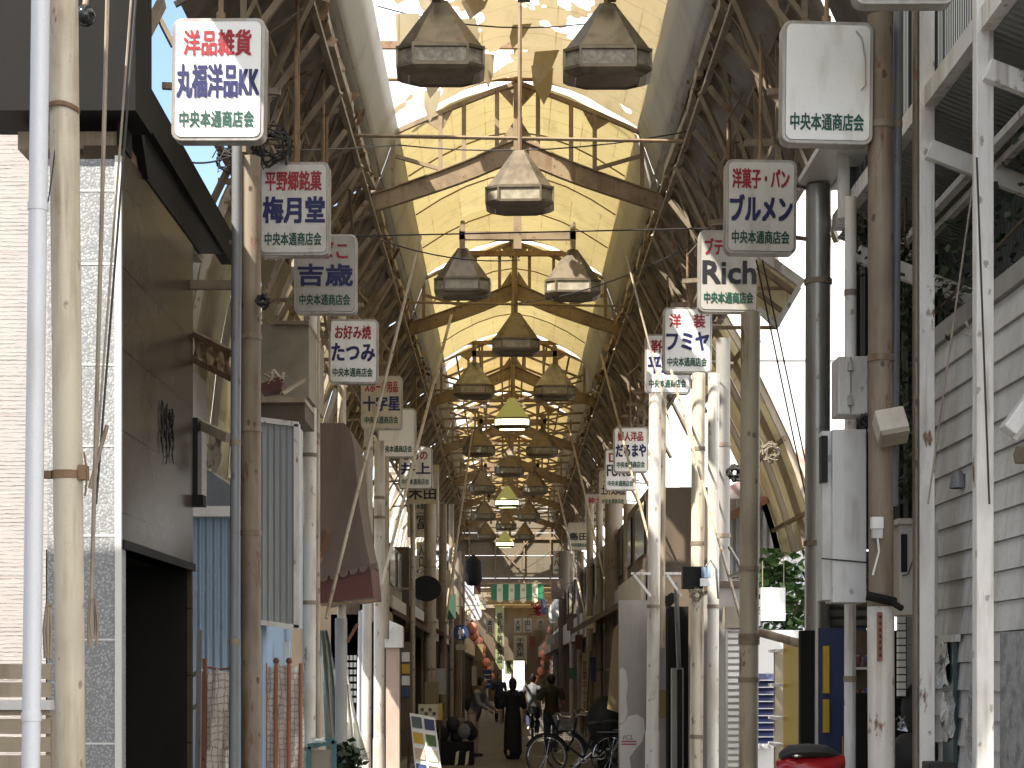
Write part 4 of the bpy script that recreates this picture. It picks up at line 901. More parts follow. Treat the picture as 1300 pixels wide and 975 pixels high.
b = MB(); b.prism([P(487, 822, 27.9), P(511, 822, 27.9), P(511, 795, 27.9), P(487, 784, 27.9)], (0, .4, 0)); b.build('capital', 'plastic_white', t); MB().tube([P(490, 815, 27.85), P(493, 804, 27.85), P(499, 796, 27.85)], .02, 6).build('handle', 'tarp_white', t)
t = thing('teal_stand', 'teal framed stand with small board at the foot of the white pole', 'stand', P(408, 975, 19.5)); b = MB(); b.bar(P(391, 948, 19.5), P(425, 940, 19.5), .05, .06); b.bar(P(424, 940, 19.5), P(424, 1045, 19.5), .05); b.bar(P(392, 948, 19.5), P(392, 1045, 19.5), .05); b.build('frame', 'teal', t); pbox(395, 421, 952, 1000, 19.55, .03).build('board', 'wood', t); b = MB()
for i in range(7): b.add([P(400 + random.uniform(-8, 16), 941 + random.uniform(-5, 5), 19.4) + Vector((0, random.uniform(-.05, .05), 0)) for _ in range(4)], [(0, 1, 2, 3)])
b.build('crumpled_bag', 'plastic_white', t)
# ------------------------------------------------------------------ the concrete plank wall, steel frame and meters
random.seed(11)
WX = 3.12
s = thing('plank_wall', 'grey stained concrete plank wall with sloped coping behind the white steel columns', 'wall', (WX, 11, 0))
b = MB(); top = PZ(441, 13.1); n = int(top / .19)
for i in range(n + 1):
    z0 = top - (i + 1) * .19; z1 = z0 + .186
    if z1 < 0: break
    b.prism([(WX, 7.5, z0), (WX, 7.5, z1), (WX + .16, 7.5, z1), (WX + .16, 7.5, z0)], (0, 6.15, 0))
    b.prism([(WX - .022, 7.5, z0), (WX, 7.5, z0), (WX, 7.5, z1)], (0, 6.15, 0))
b.build('planks', 'plank', s)
MB().box((WX - .04, 7.5, top), (WX + .2, 13.7, top + .13)).build('coping', 'concrete', s)
MB().box((WX + .03, 7.5, 0), (WX + .15, 13.6, top)).build('core', 'black_and_shade', s)
b = MB(); b.box((WX - .05, 12.45, 0), (WX - .02, 12.75, PZ(812, 12.6))); b.build('door_leaf', 'teal_door', s)
b = MB(); b.box((WX - .06, 12.35, PZ(815, 12.5)), (WX - .025, 12.85, PZ(806, 12.5))); b.build('door_lintel', 'white_steel', s)
b = MB()
random.seed(3)
for (y0, y1, za, zb) in ((12.52, 12.80, 815, 872), (12.40, 12.72, 878, 940), (11.72, 12.0, 838, 960)):
    A = []; nn = 5; vs = []
    for i in range(nn + 1):
        for j in range(nn + 1): vs.append((WX - .06 + random.uniform(-.03, .02), y0 + (y1 - y0) * i / nn, PZ(za, 12.5) + (PZ(zb, 12.5) - PZ(za, 12.5)) * j / nn + random.uniform(-.02, .02)))
    b.add(vs, [(i * (nn + 1) + j, i * (nn + 1) + j + 1, (i + 1) * (nn + 1) + j + 1, (i + 1) * (nn + 1) + j) for i in range(nn) for j in range(nn)])
b.build('crumpled_flashing', 'foil', s)
b = MB(); b.box((WX - .07, 10.55, 0), (WX - .03, 11.2, PZ(802, 10.9))); b.build('foil_panel', 'foil', s)
t = thing('canopy_steelwork', 'white painted steel frame of columns, rafters and corrugated canopy over the plank wall', 'frame', (2.75, 11, 0))
C1 = PX(1248, 10.5); C2 = PX(1175, 11.9)
for nm, x, y in (('column', C1, 10.5), ('column', C2, 11.9)): MB().box((x - .05, y - .05, 0), (x + .05, y + .05, 7)).build(nm, 'white_steel', t, bevel=.006)
MB().box((C2 - .075, 11.86, 0), (C2 - .062, 11.95, 7)).build('column_flange', 'brown_pole', t)
zb1 = PZ(90, 10.5); zb2 = PZ(190, 11.9)
for (x, y, z) in ((C1, 10.42, zb1 - .02), (C2, 11.82, zb2 - .02), (C2 - .2, 13.2, PZ(322, 13.2))): MB().bar((x - .0, y, z), (x + 1.6, y, z - .62), .07, .12).build('rafter', 'white_steel', t, bevel=.006)
b = MB(); b.bar((C1 + .02, 7.2, zb1 + .28), (C1 + .02, 15.2, zb1 + .28), .10, .13); b.bar((C1 + .34, 7.2, zb1 - .14), (C1 + .34, 15.2, zb1 - .14), .06, .05); b.bar((C1 + .44, 7.2, zb1 - .19), (C1 + .44, 15.2, zb1 - .19), .05, .05); b.build('purlin', 'white_steel', t)
b = MB(); b.prism([(C1 + .05, 7.2, zb1 + .20), (C1 + 2.2, 7.2, zb1 - .66), (C1 + 2.2, 7.2, zb1 - .65), (C1 + .05, 7.2, zb1 + .21)], (0, 8.2, 0)); b.build('canopy_sheet', 'roof_corr', t)
t = thing('corrugated_upper_wall', 'dark grey corrugated upper wall above the steel canopy', 'wall', (3.6, 11, 3.9)); MB().box((3.55, 7.5, 0), (3.7, 16, 9)).build('sheet', 'dark_corr', t)
t = thing('corrugated_end_wall', 'dark corrugated end wall behind the white steel columns', 'wall', (3.1, 14.6, 0)); MB().box((2.78, 14.7, 2.7), (3.55, 14.8, 9)).build('sheet', 'dark_end_corr', t)
def leaves(name, label, cat, pts, n, size, mat, spread, seed=1, stems=()):
    random.seed(seed); t = thing(name, label, cat, pts[0] * 1.0); b = MB()
    for i in range(n):
        c = random.choice(pts) + Vector((random.gauss(0, spread[0]), random.gauss(0, spread[1]), random.gauss(0, spread[2])))
        u = Vector((random.uniform(-1, 1), random.uniform(-1, 1), random.uniform(-.6, .6))).normalized() * size * random.uniform(.6, 1.2)
        v = u.cross(Vector((random.uniform(-1, 1), random.uniform(-1, 1), 1))).normalized() * size * random.uniform(.4, .7)
        b.add([c, c + u * .5 + v, c + u * 1.15, c + u * .5 - v], [(0, 1, 2, 3)])
    b.build('foliage', mat, t)
    if stems:
        c = MB()
        for st, r in stems: c.tube(st, r, 6)
        c.build('stem', 'bark', t, smooth=True)
    return t
ivp = [Vector((WX - .02 + random.uniform(-.15, .35), y, top + .22 + random.uniform(0, .5))) for y in [9.8 + .17 * i for i in range(24)]]
leaves('ivy', 'dark ivy creeping along the coping of the plank wall', 'ivy', ivp, 520, .055, 'leaf_dark', (.1, .1, .16), 4, stems=[([(WX + .05, 9.6, top + .2), (WX + .02, 11, top + .4), (WX + .05, 13.5, top + .3)], .012)])
leaves('hanging_vine', 'dark vine hanging between conduit and white column', 'vine', [P(1148 + random.uniform(-6, 8), y, 13.4) for y in range(300, 640, 14)], 420, .05, 'leaf_dark', (.05, .06, .06), 6, stems=[([P(1150, 250, 13.5), P(1146, 450, 13.4), P(1152, 640, 13.5)], .01)])
leaves('sprig', 'small leafy sprig at the brown pole beside the thin white post', 'vine', [P(1088 + random.uniform(-8, 10), y, 13.2) for y in range(275, 350, 9)], 110, .04, 'leaf_dark', (.03, .04, .03), 8, stems=[([P(1085, 350, 13.2), P(1092, 300, 13.2), P(1098, 270, 13.2)], .008)])
t = thing('siren_horn', 'small grey horn fixed to the plank wall', 'horn', P(1216, 610, 12.2)); q = P(1216, 610, 12.3)
MB().lathe([(.012, .07), (.03, .06), (.045, .02), (.06, -.05), (.05, -.055)], c=q, n=12).build('bell', 'steel_grey', t, smooth=True); MB().bar(q + Vector((0, 0, .03)), q + Vector((.13, .02, .03)), .03).build('bracket', 'steel_grey', t)
t = thing('round_horn', 'dark round horn cut by the picture edge under the slanted white light', 'horn', P(1298, 577, 10.7)); q = P(1298, 577, 10.7); MB().lathe([(.01, .05), (.04, .045), (.055, 0), (.045, -.05), (.01, -.055)], c=q, n=14).build('bell', 'dark_steel', t, smooth=True); MB().bar(q, q + Vector((.14, 0, 0)), .025).build('bracket', 'dark_steel', t)
t = thing('slanted_light', 'white box light slanting in at the picture edge over the plank wall', 'light', P(1290, 545, 10.4)); b = MB(); b.bar(P(1279, 548, 10.4), P(1318, 495, 10.4), .14, .09); b.build('case', 'plastic_white', t, bevel=.01); MB().bar(P(1287, 558, 10.42), P(1320, 512, 10.42), .04, .03).build('lip', 'white_steel', t)
t = thing('fixing_hook', 'little rusted wire hook on the plank wall near the coping', 'hook', P(1230, 418, 12.0)); MB().tube([P(1226, 408, 12), P(1231, 418, 12), P(1226, 424, 12), P(1234, 426, 12)], .014, 6).build('hook', 'box_beige', t)
t = thing('wall_cabinet', 'beige metal cabinet with dark slot mounted behind the second white column', 'cabinet', P(1168, 780, 12.3)); pbox(1143, 1191, 664, 781, 12.3, .35).build('case', 'box_beige', t, bevel=.006); pbox(1144, 1152, 678, 726, 12.29, .02).build('slot', 'black', t); pbox(1140, 1163, 658, 665, 12.25, .42).build('lid', 'box_beige', t)
MB().tube([P(1146, 731, 12.27), P(1153, 729, 12.27), P(1163, 700, 12.2), P(1170, 640, 12.1), P(1172, 520, 11.98)], .006, 5).build('cable', 'wire', t)
t = thing('meter_box', 'tall pale grey meter box strapped to the rusty brown pole', 'meter box', P(1072, 765, 12.4)); b = MB(); b.box(P(1057, 765, 12.3), P(1100, 545, 12.3) + Vector((0, .28, 0))); b.build('case', 'box_grey', t, bevel=.006)
b = MB(); b.box(P(1044, 762, 12.36), P(1056.6, 547, 12.36) + Vector((0, .22, 0))); b.build('side_door', 'box_grey', t, bevel=.004); pbox(1043, 1051, 553, 612, 12.33, .1).build('side_vent', 'black', t)
b = MB(); b.tube([P(1043, 709, 12.29), P(1101, 714, 12.29)], .005, 5); b.build('strap', 'cable', t)
t = thing('fuse_box', 'smaller grey fuse box with two latches above the tall meter box', 'fuse box', P(1082, 526, 12.4)); pbox(1064, 1102, 452, 526, 12.4, .26).build('case', 'box_grey', t, bevel=.01); b = MB(); b.box(P(1079.4, 524, 12.39), P(1080.6, 453, 12.40)); b.build('door_seam', 'dark_steel', t)
for y in (464, 508): pbox(1077, 1083, y - 6, y + 6, 12.37, .03).build('latch', 'galv', t)
t = thing('flood_light', 'weathered box flood light tilted beside the fuse box', 'light', P(1132, 545, 11.7)); b = MB(); q = P(1131, 541, 11.7); m_ = Matrix.Rotation(R(-10), 3, 'Y') @ Matrix.Rotation(R(-25), 3, 'X')
bb = MB().box((-.095, -.08, -.07), (.095, .08, .09)); bb.v = [q + m_ @ v for v in bb.v]; bb.build('case', 'box_beige', t, bevel=.008)
bb = MB().box((-.09, -.075, -.10), (.09, .075, -.07)); bb.v = [q + m_ @ v for v in bb.v]; bb.build('lens', 'mortar', t); MB().tube([P(1104, 545, 12), P(1118, 546, 11.8)], .02, 6).build('arm', 'dark_steel', t)
t = thing('junction_box', 'small pale junction box on the rusty brown pole below the flood light', 'junction box', P(1114, 683, 11.75)); pbox(1107, 1122, 656, 671, 11.76, .06).build('cover', 'plastic_white', t, bevel=.004); pbox(1108, 1121, 671, 683, 11.77, .05).build('base', 'box_grey', t); MB().tube([P(1114, 683, 11.78), P(1116, 700, 11.78), P(1108, 730, 11.79)], .007, 5).build('lead', 'plastic_white', t)
t = thing('pole_label', 'rusted vertical label plate on the pale foot of the brown pole', 'label plate', P(1117, 838, 11.79)); pbox(1114.5, 1120.5, 777, 839, 11.79, .02).build('plate', 'rust_post', t); b = MB()
for i in range(7): b.bar(P(1115.6, 783 + i * 8, 11.785), P(1119.6, 784 + i * 8 + random.uniform(-2, 2), 11.785), .008, .003); b.bar(P(1117.5, 781 + i * 8, 11.785), P(1117.5, 786 + i * 8, 11.785), .006, .003)
b.build('worn_marks', 'black_and_shade', t)
pole(1118, 770, 1119, 975, 11.9, .089, 'white_pole', 'pale painted sleeve round the foot of the rusty brown pole', name='pole_sleeve', cat='pole sleeve')
t = thing('pole_strap', 'dark rubber strap sticking out from the brown pole over its pale sleeve', 'strap', P(1120, 768, 11.8)); b = MB(); b.tube([P(1100, 756, 11.78), P(1118, 760, 11.76), P(1136, 764, 11.8)], .03, 8); b.tube([P(1132, 764, 11.76), P(1144, 772, 11.66)], .022, 8); b.build('band', 'black_and_shade', t, smooth=True)
pole(1080, 250, 1079, 975, 13.0, .042, 'white_steel', 'thin white post behind the meter boxes', name='thin_post', cat='post', bands=(372, 862))
t = thing('ladder_strip', 'narrow white slatted strip with dark rungs beside the plank wall', 'slatted strip', P(1145, 885, 13.2)); b = MB()
for i in range(21): b.box(P(1141 - .4, 690 + i * 9.3 + 7.6, 13.2), P(1150, 690 + i * 9.3, 13.2) + Vector((0, .06, 0)))
b.build('slats', 'white_paint', t); pbox(1140, 1151, 690, 886, 13.27, .04).build('backing', 'black', t)
t = thing('white_soffit', 'white canopy soffit resting on the shiny steel column', 'canopy', P(1050, 210, 14)); b = MB(); x0, x1 = 2.45, PX(1112, 14); b.box((x0, 14.0, PZ(180, 14)), (x1, 15.4, PZ(180, 14) + .05)); b.build('soffit_board', 'white_paint', t); b = MB(); b.bar((x0, 13.97, PZ(176, 14)), (x1, 13.97, PZ(176, 14)), .05, .12); b.bar((x0 + .3, 14.0, PZ(181, 14)), (x0 + .3, 15.4, PZ(181, 14)), .02); b.build('edge_trim', 'white_steel', t)
pole(1070, -10, 1071, 240, 14.4, .05, 'white_steel', 'white hanger post above the soffit board', name='thin_post', cat='post', z0=5.3)
t = thing('eave_bracket', 'broken eave end with plastic sheet and triangular rafters before the white house', 'eave', P(990, 400, 17)); D = 16.6; b = MB()
b.prism([P(962, 322, D), P(1018, 362, D), P(986, 416, D), P(960, 395, D)], (0, .03, .02)); b.build('sheet', 'skirt', t)
b = MB(); b.bar(P(962, 320, D - .1), P(1019, 361, D - .1), .06, .08); b.bar(P(1014, 365, D - .1), P(984, 416, D - .1), .08, .05); b.bar(P(962, 392, D - .1), P(988, 416, D - .1), .05); b.build('eave_rail', 'white_steel', t)
b = MB(); b.bar(P(962, 338, D - .1), P(1008, 372, D - .1), .05); b.bar(P(962, 366, D - .1), P(1004, 366, D - .1), .03); b.bar(P(962, 372, D - .1), P(994, 396, D - .1), .04); b.bar(P(905, 416, D - .1), P(986, 416, D - .1), .03); b.build('rafter', 'truss', t)
# ------------------------------------------------------------------ the lot on the plank wall side
w_ = thing('white_house', 'large bright white rendered house behind the shiny steel column', 'house', (6, 34, 0))
MB().box((4.2, 34, 0), (14, 44, 11.2)).build('wall', 'white_wall', w_); MB().box((4.0, 33.7, 11.2), (14.3, 44.3, 11.5)).build('roof', 'tile_roof', w_); MB().box((4.18, 33.97, 7.55), (14, 34, 7.60)).build('string_course', 'white_paint', w_)
w_ = thing('corrugated_annex', 'white corrugated annex with faded red roof behind the tan pole', 'annex', (4, 27, 0))
MB().box((2.6, 27, 2.2), (6.5, 30, PZ(633, 27))).build('wall', 'white_corr', w_)
b = MB(); b.prism([(PX(912, 26.7), 26.7, PZ(668, 26.7)), (PX(1080, 26.7), 26.7, PZ(590, 26.7)), (PX(1080, 28.5), 28.9, PZ(545, 28.5)), (PX(930, 28.5), 28.9, PZ(620, 28.5))], (0, .05, .08)); b.build('roof', 'roof_red', w_)
MB().bar(P(905, 740, 26.8), P(1040, 702, 26.8), .08, .12).build('eave_rail', 'white_steel', w_)
tr = [P(x, y, 24.5) for x, y in ((970, 735), (985, 745), (1000, 728), (1012, 745), (1010, 775), (1005, 800), (975, 795), (992, 720), (1018, 790))]
leaves('broadleaf_tree', 'green broadleaf tree behind the hanging white board', 'tree', tr, 520, .13, 'leaf', (.16, .22, .14), 5, stems=[([P(1008, 975, 24.6), P(1005, 860, 24.6), P(1000, 780, 24.5)], .05), ([P(1004, 820, 24.6), P(985, 770, 24.5), P(972, 740, 24.5)], .02), ([P(1002, 800, 24.6), P(1014, 760, 24.4)], .02)])
t = thing('hanging_board', 'blank white board hanging before the broadleaf tree', 'board', P(982, 788, 23)); pbox(966, 997, 746, 788, 23, .03).build('board', 'plastic_white', t); b = MB(); b.tube([P(968, 746, 23), P(968, 712, 23)], .006, 5); b.tube([P(995, 746, 23), P(995, 706, 23)], .006, 5); b.build('cord', 'rope', t)
t = thing('yard_wall', 'low white yard wall behind the blue slatted shutter', 'wall', P(975, 975, 22)); MB().box((PX(955, 22), 22, 0), (PX(1030, 22), 22.15, PZ(800, 22))).build('wall', 'white_wall', t)
t = thing('slat_shutter', 'navy blue slatted shutter beside the yellow rack', 'shutter', P(972, 948, 20.5)); b = MB()
for i in range(10): b.prism([P(955, 944 - i * 9, 20.5), P(955, 936.5 - i * 9, 20.56), P(955, 936 - i * 9, 20.62), P(955, 944 - i * 9, 20.62)], (PX(984, 20.5) - PX(955, 20.5), 0, 0))
b.build('slats', 'blue_dark', t); b = MB(); b.ball(P(967, 947, 20.4), .03, 8); b.ball(P(978, 947, 20.4), .03, 8); b.build('foot_cap', 'plastic_white', t, smooth=True); pbox(955, 984, 950, 1040, 20.6, .1).build('tiled_base', 'white_paint', t)
t = thing('yellow_rack', 'yellow side panelled rack with white edged shelves', 'rack', P(1003, 975, 18.5)); b = MB(); b.prism([P(995, 814, 18.5), P(1021, 820, 18.1), P(1021, 1060, 18.1), P(995, 1060, 18.5)], (0, .05, 0)); b.build('side_panel', 'yellow', t)
pbox(984, 995, 826, 1060, 18.9, .1).build('back_panel', 'mortar', t)
for y in (826, 870, 912, 946): pbox(984, 995, y - 2, y + 2, 18.5, .5).build('shelf', 'plastic_white', t)
t = thing('hand_rail', 'grey sloping hand rail from the tan pole towards the yellow rack', 'rail', P(985, 810, 16)); MB().tube([P(954, 800, 15.6), P(1024, 819, 15.2)], .038, 10).build('tube', 'tan_pole', t, smooth=True)
t = thing('bent_rod', 'white bent metal rod on the smooth tan pole', 'handle', P(920, 715, 15.6)); MB().tube([P(926, 695, 15.9), P(938, 715, 15.6), P(941, 725, 15.5)], .018, 6).tube([P(925, 732, 15.9), P(941, 727, 15.5)], .014, 6).build('arm', 'galv', t, smooth=True)
t = thing('blue_door', 'dark blue door with yellow panels behind the thin white post', 'door', P(1062, 975, 15)); pbox(1041, 1100, 797, 1110, 15, .08).build('leaf', 'blue_dark', t); pbox(1045, 1053, 820, 880, 14.97, .02).build('panel', 'yellow', t); pbox(1045, 1053, 888, 930, 14.97, .02).build('panel', 'yellow', t); pbox(1070, 1098, 935, 1000, 14.95, .03).build('panel', 'yellow', t)
t = thing('goods_shelf', 'shelf of small bright goods between the thin white post and brown pole', 'shelf', P(1095, 920, 14.6)); pbox(1086, 1104, 800, 980, 14.8, .1).build('back', 'wood_dark', t)
for y in (848, 890, 923):
    pbox(1086, 1104, y - 1, y + 2, 14.5, .3).build('board', 'white_paint', t)
    for i, m_ in enumerate(('red_paint', 'awning', 'sign_blue')): MB().ball(P(1089 + i * 6, y - 9 + (i % 2) * 3, 14.6), .04, 8, (1, 1, 1.3)).build('goods', m_, t, smooth=True)
t = thing('dark_shopfront', 'near-black wall painted as the shaded shop interior beyond the slatted strip', 'shopfront', (2.9, 14.2, 0)); b = MB(); b.box((2.45, 15.1, 0), (3.5, 15.2, PZ(800, 15))); b.box((2.62, 14.0, 0), (3.1, 14.1, PZ(880, 14))); b.build('dark_wall', 'black_and_shade', t); pbox(1150, 1163, 772, 880, 13.6, .1).build('door_frame', 'steel_grey', t); pbox(1040, 1105, 700, 797, 15.4, .2).build('tiled_lintel', 'shutter_dark', t)  # near-black walls stand in for the shade inside the shop
t = thing('covered_machine', 'dark covered machine with crumpled silver bag in the shop gloom', 'machine', P(1160, 975, 13)); MB().ball(P(1160, 960, 13.2), .2, 12, (1, 1.2, .9)).ball(P(1168, 900, 13.3), .16, 12, (.9, 1, 1.3)).build('cover', 'rubber', t, smooth=True); random.seed(2); b = MB()
for i in range(14): b.add([P(1144 + random.uniform(-6, 8), 920 + random.uniform(-12, 10), 12.95) + Vector((0, random.uniform(-.04, .04), 0)) for _ in range(3)], [(0, 1, 2)])
b.build('crumpled_bag', 'foil', t)
t = thing('roller_shutter', 'off white roller shutter behind the concrete post', 'shutter', P(933, 975, 21)); pbox(924, 946, 797, 1045, 21, .05).build('slats', 'shutter', t); pbox(921, 946, 770, 797, 20.95, .3).build('housing', 'mortar', t); pbox(921, 924, 797, 1045, 20.97, .1).build('guide', 'concrete', t)
t = thing('side_wall_shop', 'narrow dirty shop wall carrying the roller shutter', 'shop', (2.8, 21.3, 0)); MB().box((PX(912, 21.3), 21.3, 0), (PX(950, 21.3), 23.5, PZ(745, 21.3))).build('wall', 'concrete', t); MB().box((PX(910, 21.25), 21.25, PZ(745, 21.3)), (PX(955, 21.3), 23.6, PZ(738, 21.3))).build('coping', 'wood_dark', t)
t = thing('black_meter', 'black electricity meter with blue panel on the peeling cream pole', 'meter', P(883, 748, 19.8)); pbox(867, 893, 719, 747, 19.8, .2).build('case', 'black', t, bevel=.006); pbox(891, 903, 720, 733, 19.75, .1).build('blue_panel', 'blue_sheet', t); pbox(889, 901, 734, 744, 19.76, .1).build('white_panel', 'plastic_white', t)
MB().tube([P(896, 719, 19.8), P(902, 711, 19.8), P(909, 722, 19.8), P(912, 760, 19.9)], .012, 6).build('cable', 'conduit', t)
for (xa, xb, D, lab) in ((801, 826, 21.8, 'pale metal shelf bracket left of the sunlit white pole, by the hoarding top'), (843, 865, 21.9, 'pale metal shelf bracket between the sunlit white pole and the black meter')):
    t = thing('shelf_bracket', lab, 'bracket', P(xa, 740, D)); b = MB(); b.bar(P(xa, 728, D), P(xb, 728, D), .03); b.bar(P(xa + 4, 730, D), P(xb, 757, D), .06, .03); b.build('arm', 'white_steel', t)
t = thing('black_hopper', 'black slanted box hanging behind the sunlit white pole', 'box', P(850, 770, 23)); MB().prism([P(841, 760, 23), P(853, 752, 23), P(862, 758, 23), P(850, 772, 23)], (0, .3, 0)).build('case', 'black', t)
t = thing('printed_hoarding', 'weathered grey hoarding panel with printed white swirls and red bars', 'hoarding', P(806, 975, 24)); D = 24
pbox(786, 852, 762, 1020, D, .12).build('panel', worn('hoarding_grey', (.33, .30, .28), (.22, .19, .17), .5, 0, 3, .8), t)
b = MB()
def blob(pts):                                            # smooth printed shape slightly proud of the panel
    b.prism([P(x, y, D - .006) for x, y in pts], (0, .004, 0))
blob([(786.5, 850), (790, 847), (795, 852), (797, 868), (795, 885), (797, 906), (793, 915), (790, 918), (786.5, 918)])
blob([(793, 916), (798, 909), (808, 907), (817, 912), (819, 928), (815, 942), (806, 952), (799, 962), (803, 985), (787, 985), (786.5, 920), (790, 919)])
b.build('printed_shape', worn('hoarding_white', (.62, .58, .55), (.42, .38, .35), .3, 0, 3, .7), t)
b = MB(); b.box(P(789, 942, D - .012), P(808, 940.5, D - .009)); b.box(P(789, 945.5, D - .012), P(808, 944, D - .009)); b.build('red_bar', 'red_ink', t)
text('ICL', 'black_ink', (798 - 806) / F * D, (975 - 936) / F * D, .14, .06, -.012, t, weight=.0, tilt=.3)
pbox(836, 849, 876, 912, D - .05, .03).build('brown_panel', 'ochre', t, label='brown painted square low on the hoarding'); 
t = thing('dark_doorway', 'dark doorway slot with hanging keys beyond the hoarding', 'doorway', P(858, 975, 23)); pbox(848, 874, 770, 1030, 23.6, .3).build('shade_block', 'black_and_shade', t); pbox(853, 868, 848, 1030, 23.0, .15).build('pale_jamb', 'concrete', t); pbox(860, 866, 850, 1030, 22.95, .08).build('jamb_strip', 'black', t); MB().tube([P(862, 848, 23), P(858, 740, 22.6)], .03, 8).build('pipe', 'conduit', t)  # solid near-black block stands in for the shaded hollow of the doorway
# motor scooter with only its seat in view
t = thing('motor_scooter', 'red motor scooter with black seat parked at the lower edge', 'scooter', P(1030, 1000, 12.6)); cx, cy = PX(1030, 12.4), 12.5
def loft(path, n=14):
    b = MB(); 
    for (x, z, rw, rh) in path:
        for j in range(n): a = 2 * math.pi * j / n; b.v.append(Vector((x, cy + rw * math.cos(a), z + rh * math.sin(a))))
    for i in range(len(path) - 1):
        for j in range(n): k = (j + 1) % n; b.f.append((i * n + j, i * n + k, (i + 1) * n + k, (i + 1) * n + j))
    b.f.append(tuple(range(n))); b.f.append(tuple((len(path) - 1) * n + j for j in range(n))); return b
zs = PZ(952, 12.4)
loft([(cx - .20, zs - .05, .06, .03), (cx - .14, zs - .02, .12, .05), (cx, zs - .01, .15, .05), (cx + .12, zs - .02, .13, .05), (cx + .2, zs - .05, .06, .03)]).build('seat', 'rubber', t, smooth=True)
loft([(cx - .23, zs - .14, .06, .06), (cx - .16, zs - .13, .13, .09), (cx, zs - .16, .17, .12), (cx + .16, zs - .12, .14, .10), (cx + .24, zs - .09, .07, .05)]).build('body', 'red_gloss', t, smooth=True)
MB().ball((cx - .10, cy - .14, zs - .04), .02, 8, (1.8, 1, .6)).build('badge', 'chrome', t)
b = MB()
for dx in (-.42, .55): b.tube([(cx + dx + .24 * math.cos(a), cy, .28 + .24 * math.sin(a)) for a in [k * math.pi / 10 for k in range(21)]], .045, 8)
b.build('wheel', 'rubber', t, smooth=True); MB().bar((cx - .4, cy, .35), (cx + .5, cy, .45), .22, .2).bar((cx, cy, .4), (cx, cy, zs - .2), .2, .2).bar((cx + .5, cy, .3), (cx + .42, cy, 1.0), .06).build('frame', 'red_gloss', t)
t = mark(box(P(1180, 968, 10.6), P(1215, 1000, 10.6) + Vector((0, .2, 0))).build('black_crate', 'black', bevel=.01), 'black crate top at the lower edge under the plank wall', 'crate')

# ------------------------------------------------------------------ rows of shops along the arcade, its deep shadow painted into dark walls
def shop(side, X, y0, y1, H, label, wallm, sh, aw=None, depth=1.1, signm=None):
    t = thing('arcade_shop', label, 'shop', (X, (y0 + y1) / 2, 0), 'shops along the dark arcade'); xo = X + side * depth
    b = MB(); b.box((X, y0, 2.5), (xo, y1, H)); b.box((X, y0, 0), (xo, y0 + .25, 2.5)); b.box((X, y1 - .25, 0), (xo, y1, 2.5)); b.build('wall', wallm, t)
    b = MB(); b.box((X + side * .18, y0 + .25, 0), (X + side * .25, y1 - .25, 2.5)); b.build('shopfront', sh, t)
    MB().box((X - side * .03, y0 + .1, 2.55), (X - side * .10, y1 - .1, 3.15)).build('sign_band', signm or 'face_tan', t)
    for i in range(2): ya = y0 + .5 + i * (y1 - y0) / 2; MB().box((X - side * .005, ya, 3.4), (X - side * .03, ya + (y1 - y0) / 2 - 1, 4.15)).build('upper_window', 'glass_dark', t)
    if aw:
        b = MB(); b.prism([(X - side * .02, y0 + .1, 2.95), (X - side * .75, y0 + .1, 2.55), (X - side * .75, y0 + .1, 2.45), (X - side * .02, y0 + .1, 2.85)], (0, y1 - y0 - .2, 0)); b.build('awning', aw, t)
    return t
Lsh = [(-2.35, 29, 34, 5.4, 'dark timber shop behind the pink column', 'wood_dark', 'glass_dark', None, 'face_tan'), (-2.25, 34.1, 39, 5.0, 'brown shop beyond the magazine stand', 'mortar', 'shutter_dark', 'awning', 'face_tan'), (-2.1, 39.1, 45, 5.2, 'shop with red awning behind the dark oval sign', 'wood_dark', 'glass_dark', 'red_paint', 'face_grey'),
       (-2.0, 45.1, 51, 5.2, 'dim plank shop next to the pedestrian sign', 'wood', 'wood_dark', None, 'wood'), (-1.9, 51.1, 58, 5.4, 'dark shop just before the oval lamps on the pedestrian sign side', 'wood_dark', 'glass_dark', 'awning', 'face_tan'), (-1.9, 58.1, 75, 5.4, 'long gloomy shop row behind the first lantern string', 'wood_dark', 'black_and_shade', None, 'wood_dark'), (-1.85, 75.1, 148, 5.2, 'farthest shop row on the pedestrian sign side', 'mortar', 'black_and_shade', 'awning', 'wood')]
Rsh = [(2.0, 25.5, 31, 5.4, 'shop with yellowed side wall behind the printed hoarding', 'wood_dark', 'shutter_dark', None, 'face_tan'), (2.05, 31.1, 37, 5.1, 'brown shop behind the parked black bicycle', 'wood_dark', 'glass_dark', 'awning', 'face_grey'), (2.0, 37.1, 44, 5.2, 'timber shop beyond the stationery sign', 'wood', 'black_and_shade', None, 'wood'),
       (1.95, 44.1, 51, 5.3, 'dim timber shop by the menswear sign', 'wood_dark', 'glass_dark', 'green', 'face_tan'), (1.9, 51.1, 58, 5.4, 'dark shop just before the oval lamp by the heavy lettered sign', 'wood_dark', 'black_and_shade', None, 'face_tan'), (1.95, 58.1, 76, 5.4, 'long gloomy shop row behind the second lantern string', 'mortar', 'black_and_shade', 'awning', 'wood_dark'), (1.95, 76.1, 148, 5.2, 'farthest shop row on the bicycle side', 'wood_dark', 'glass_dark', None, 'wood')]
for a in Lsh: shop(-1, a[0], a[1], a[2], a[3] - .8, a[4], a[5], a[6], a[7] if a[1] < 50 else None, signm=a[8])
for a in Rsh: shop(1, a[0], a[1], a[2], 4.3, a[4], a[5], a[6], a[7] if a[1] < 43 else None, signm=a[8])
board(529, 541, 688, 723, 37, .12, 'face_tan', '入口', 'black_ink', 'narrow tan upright sign above the dark oval sign')
board(529, 541, 727, 740, 37, .12, 'face_tan', None, 'black_ink', 'blank tan board just over the dark oval sign')
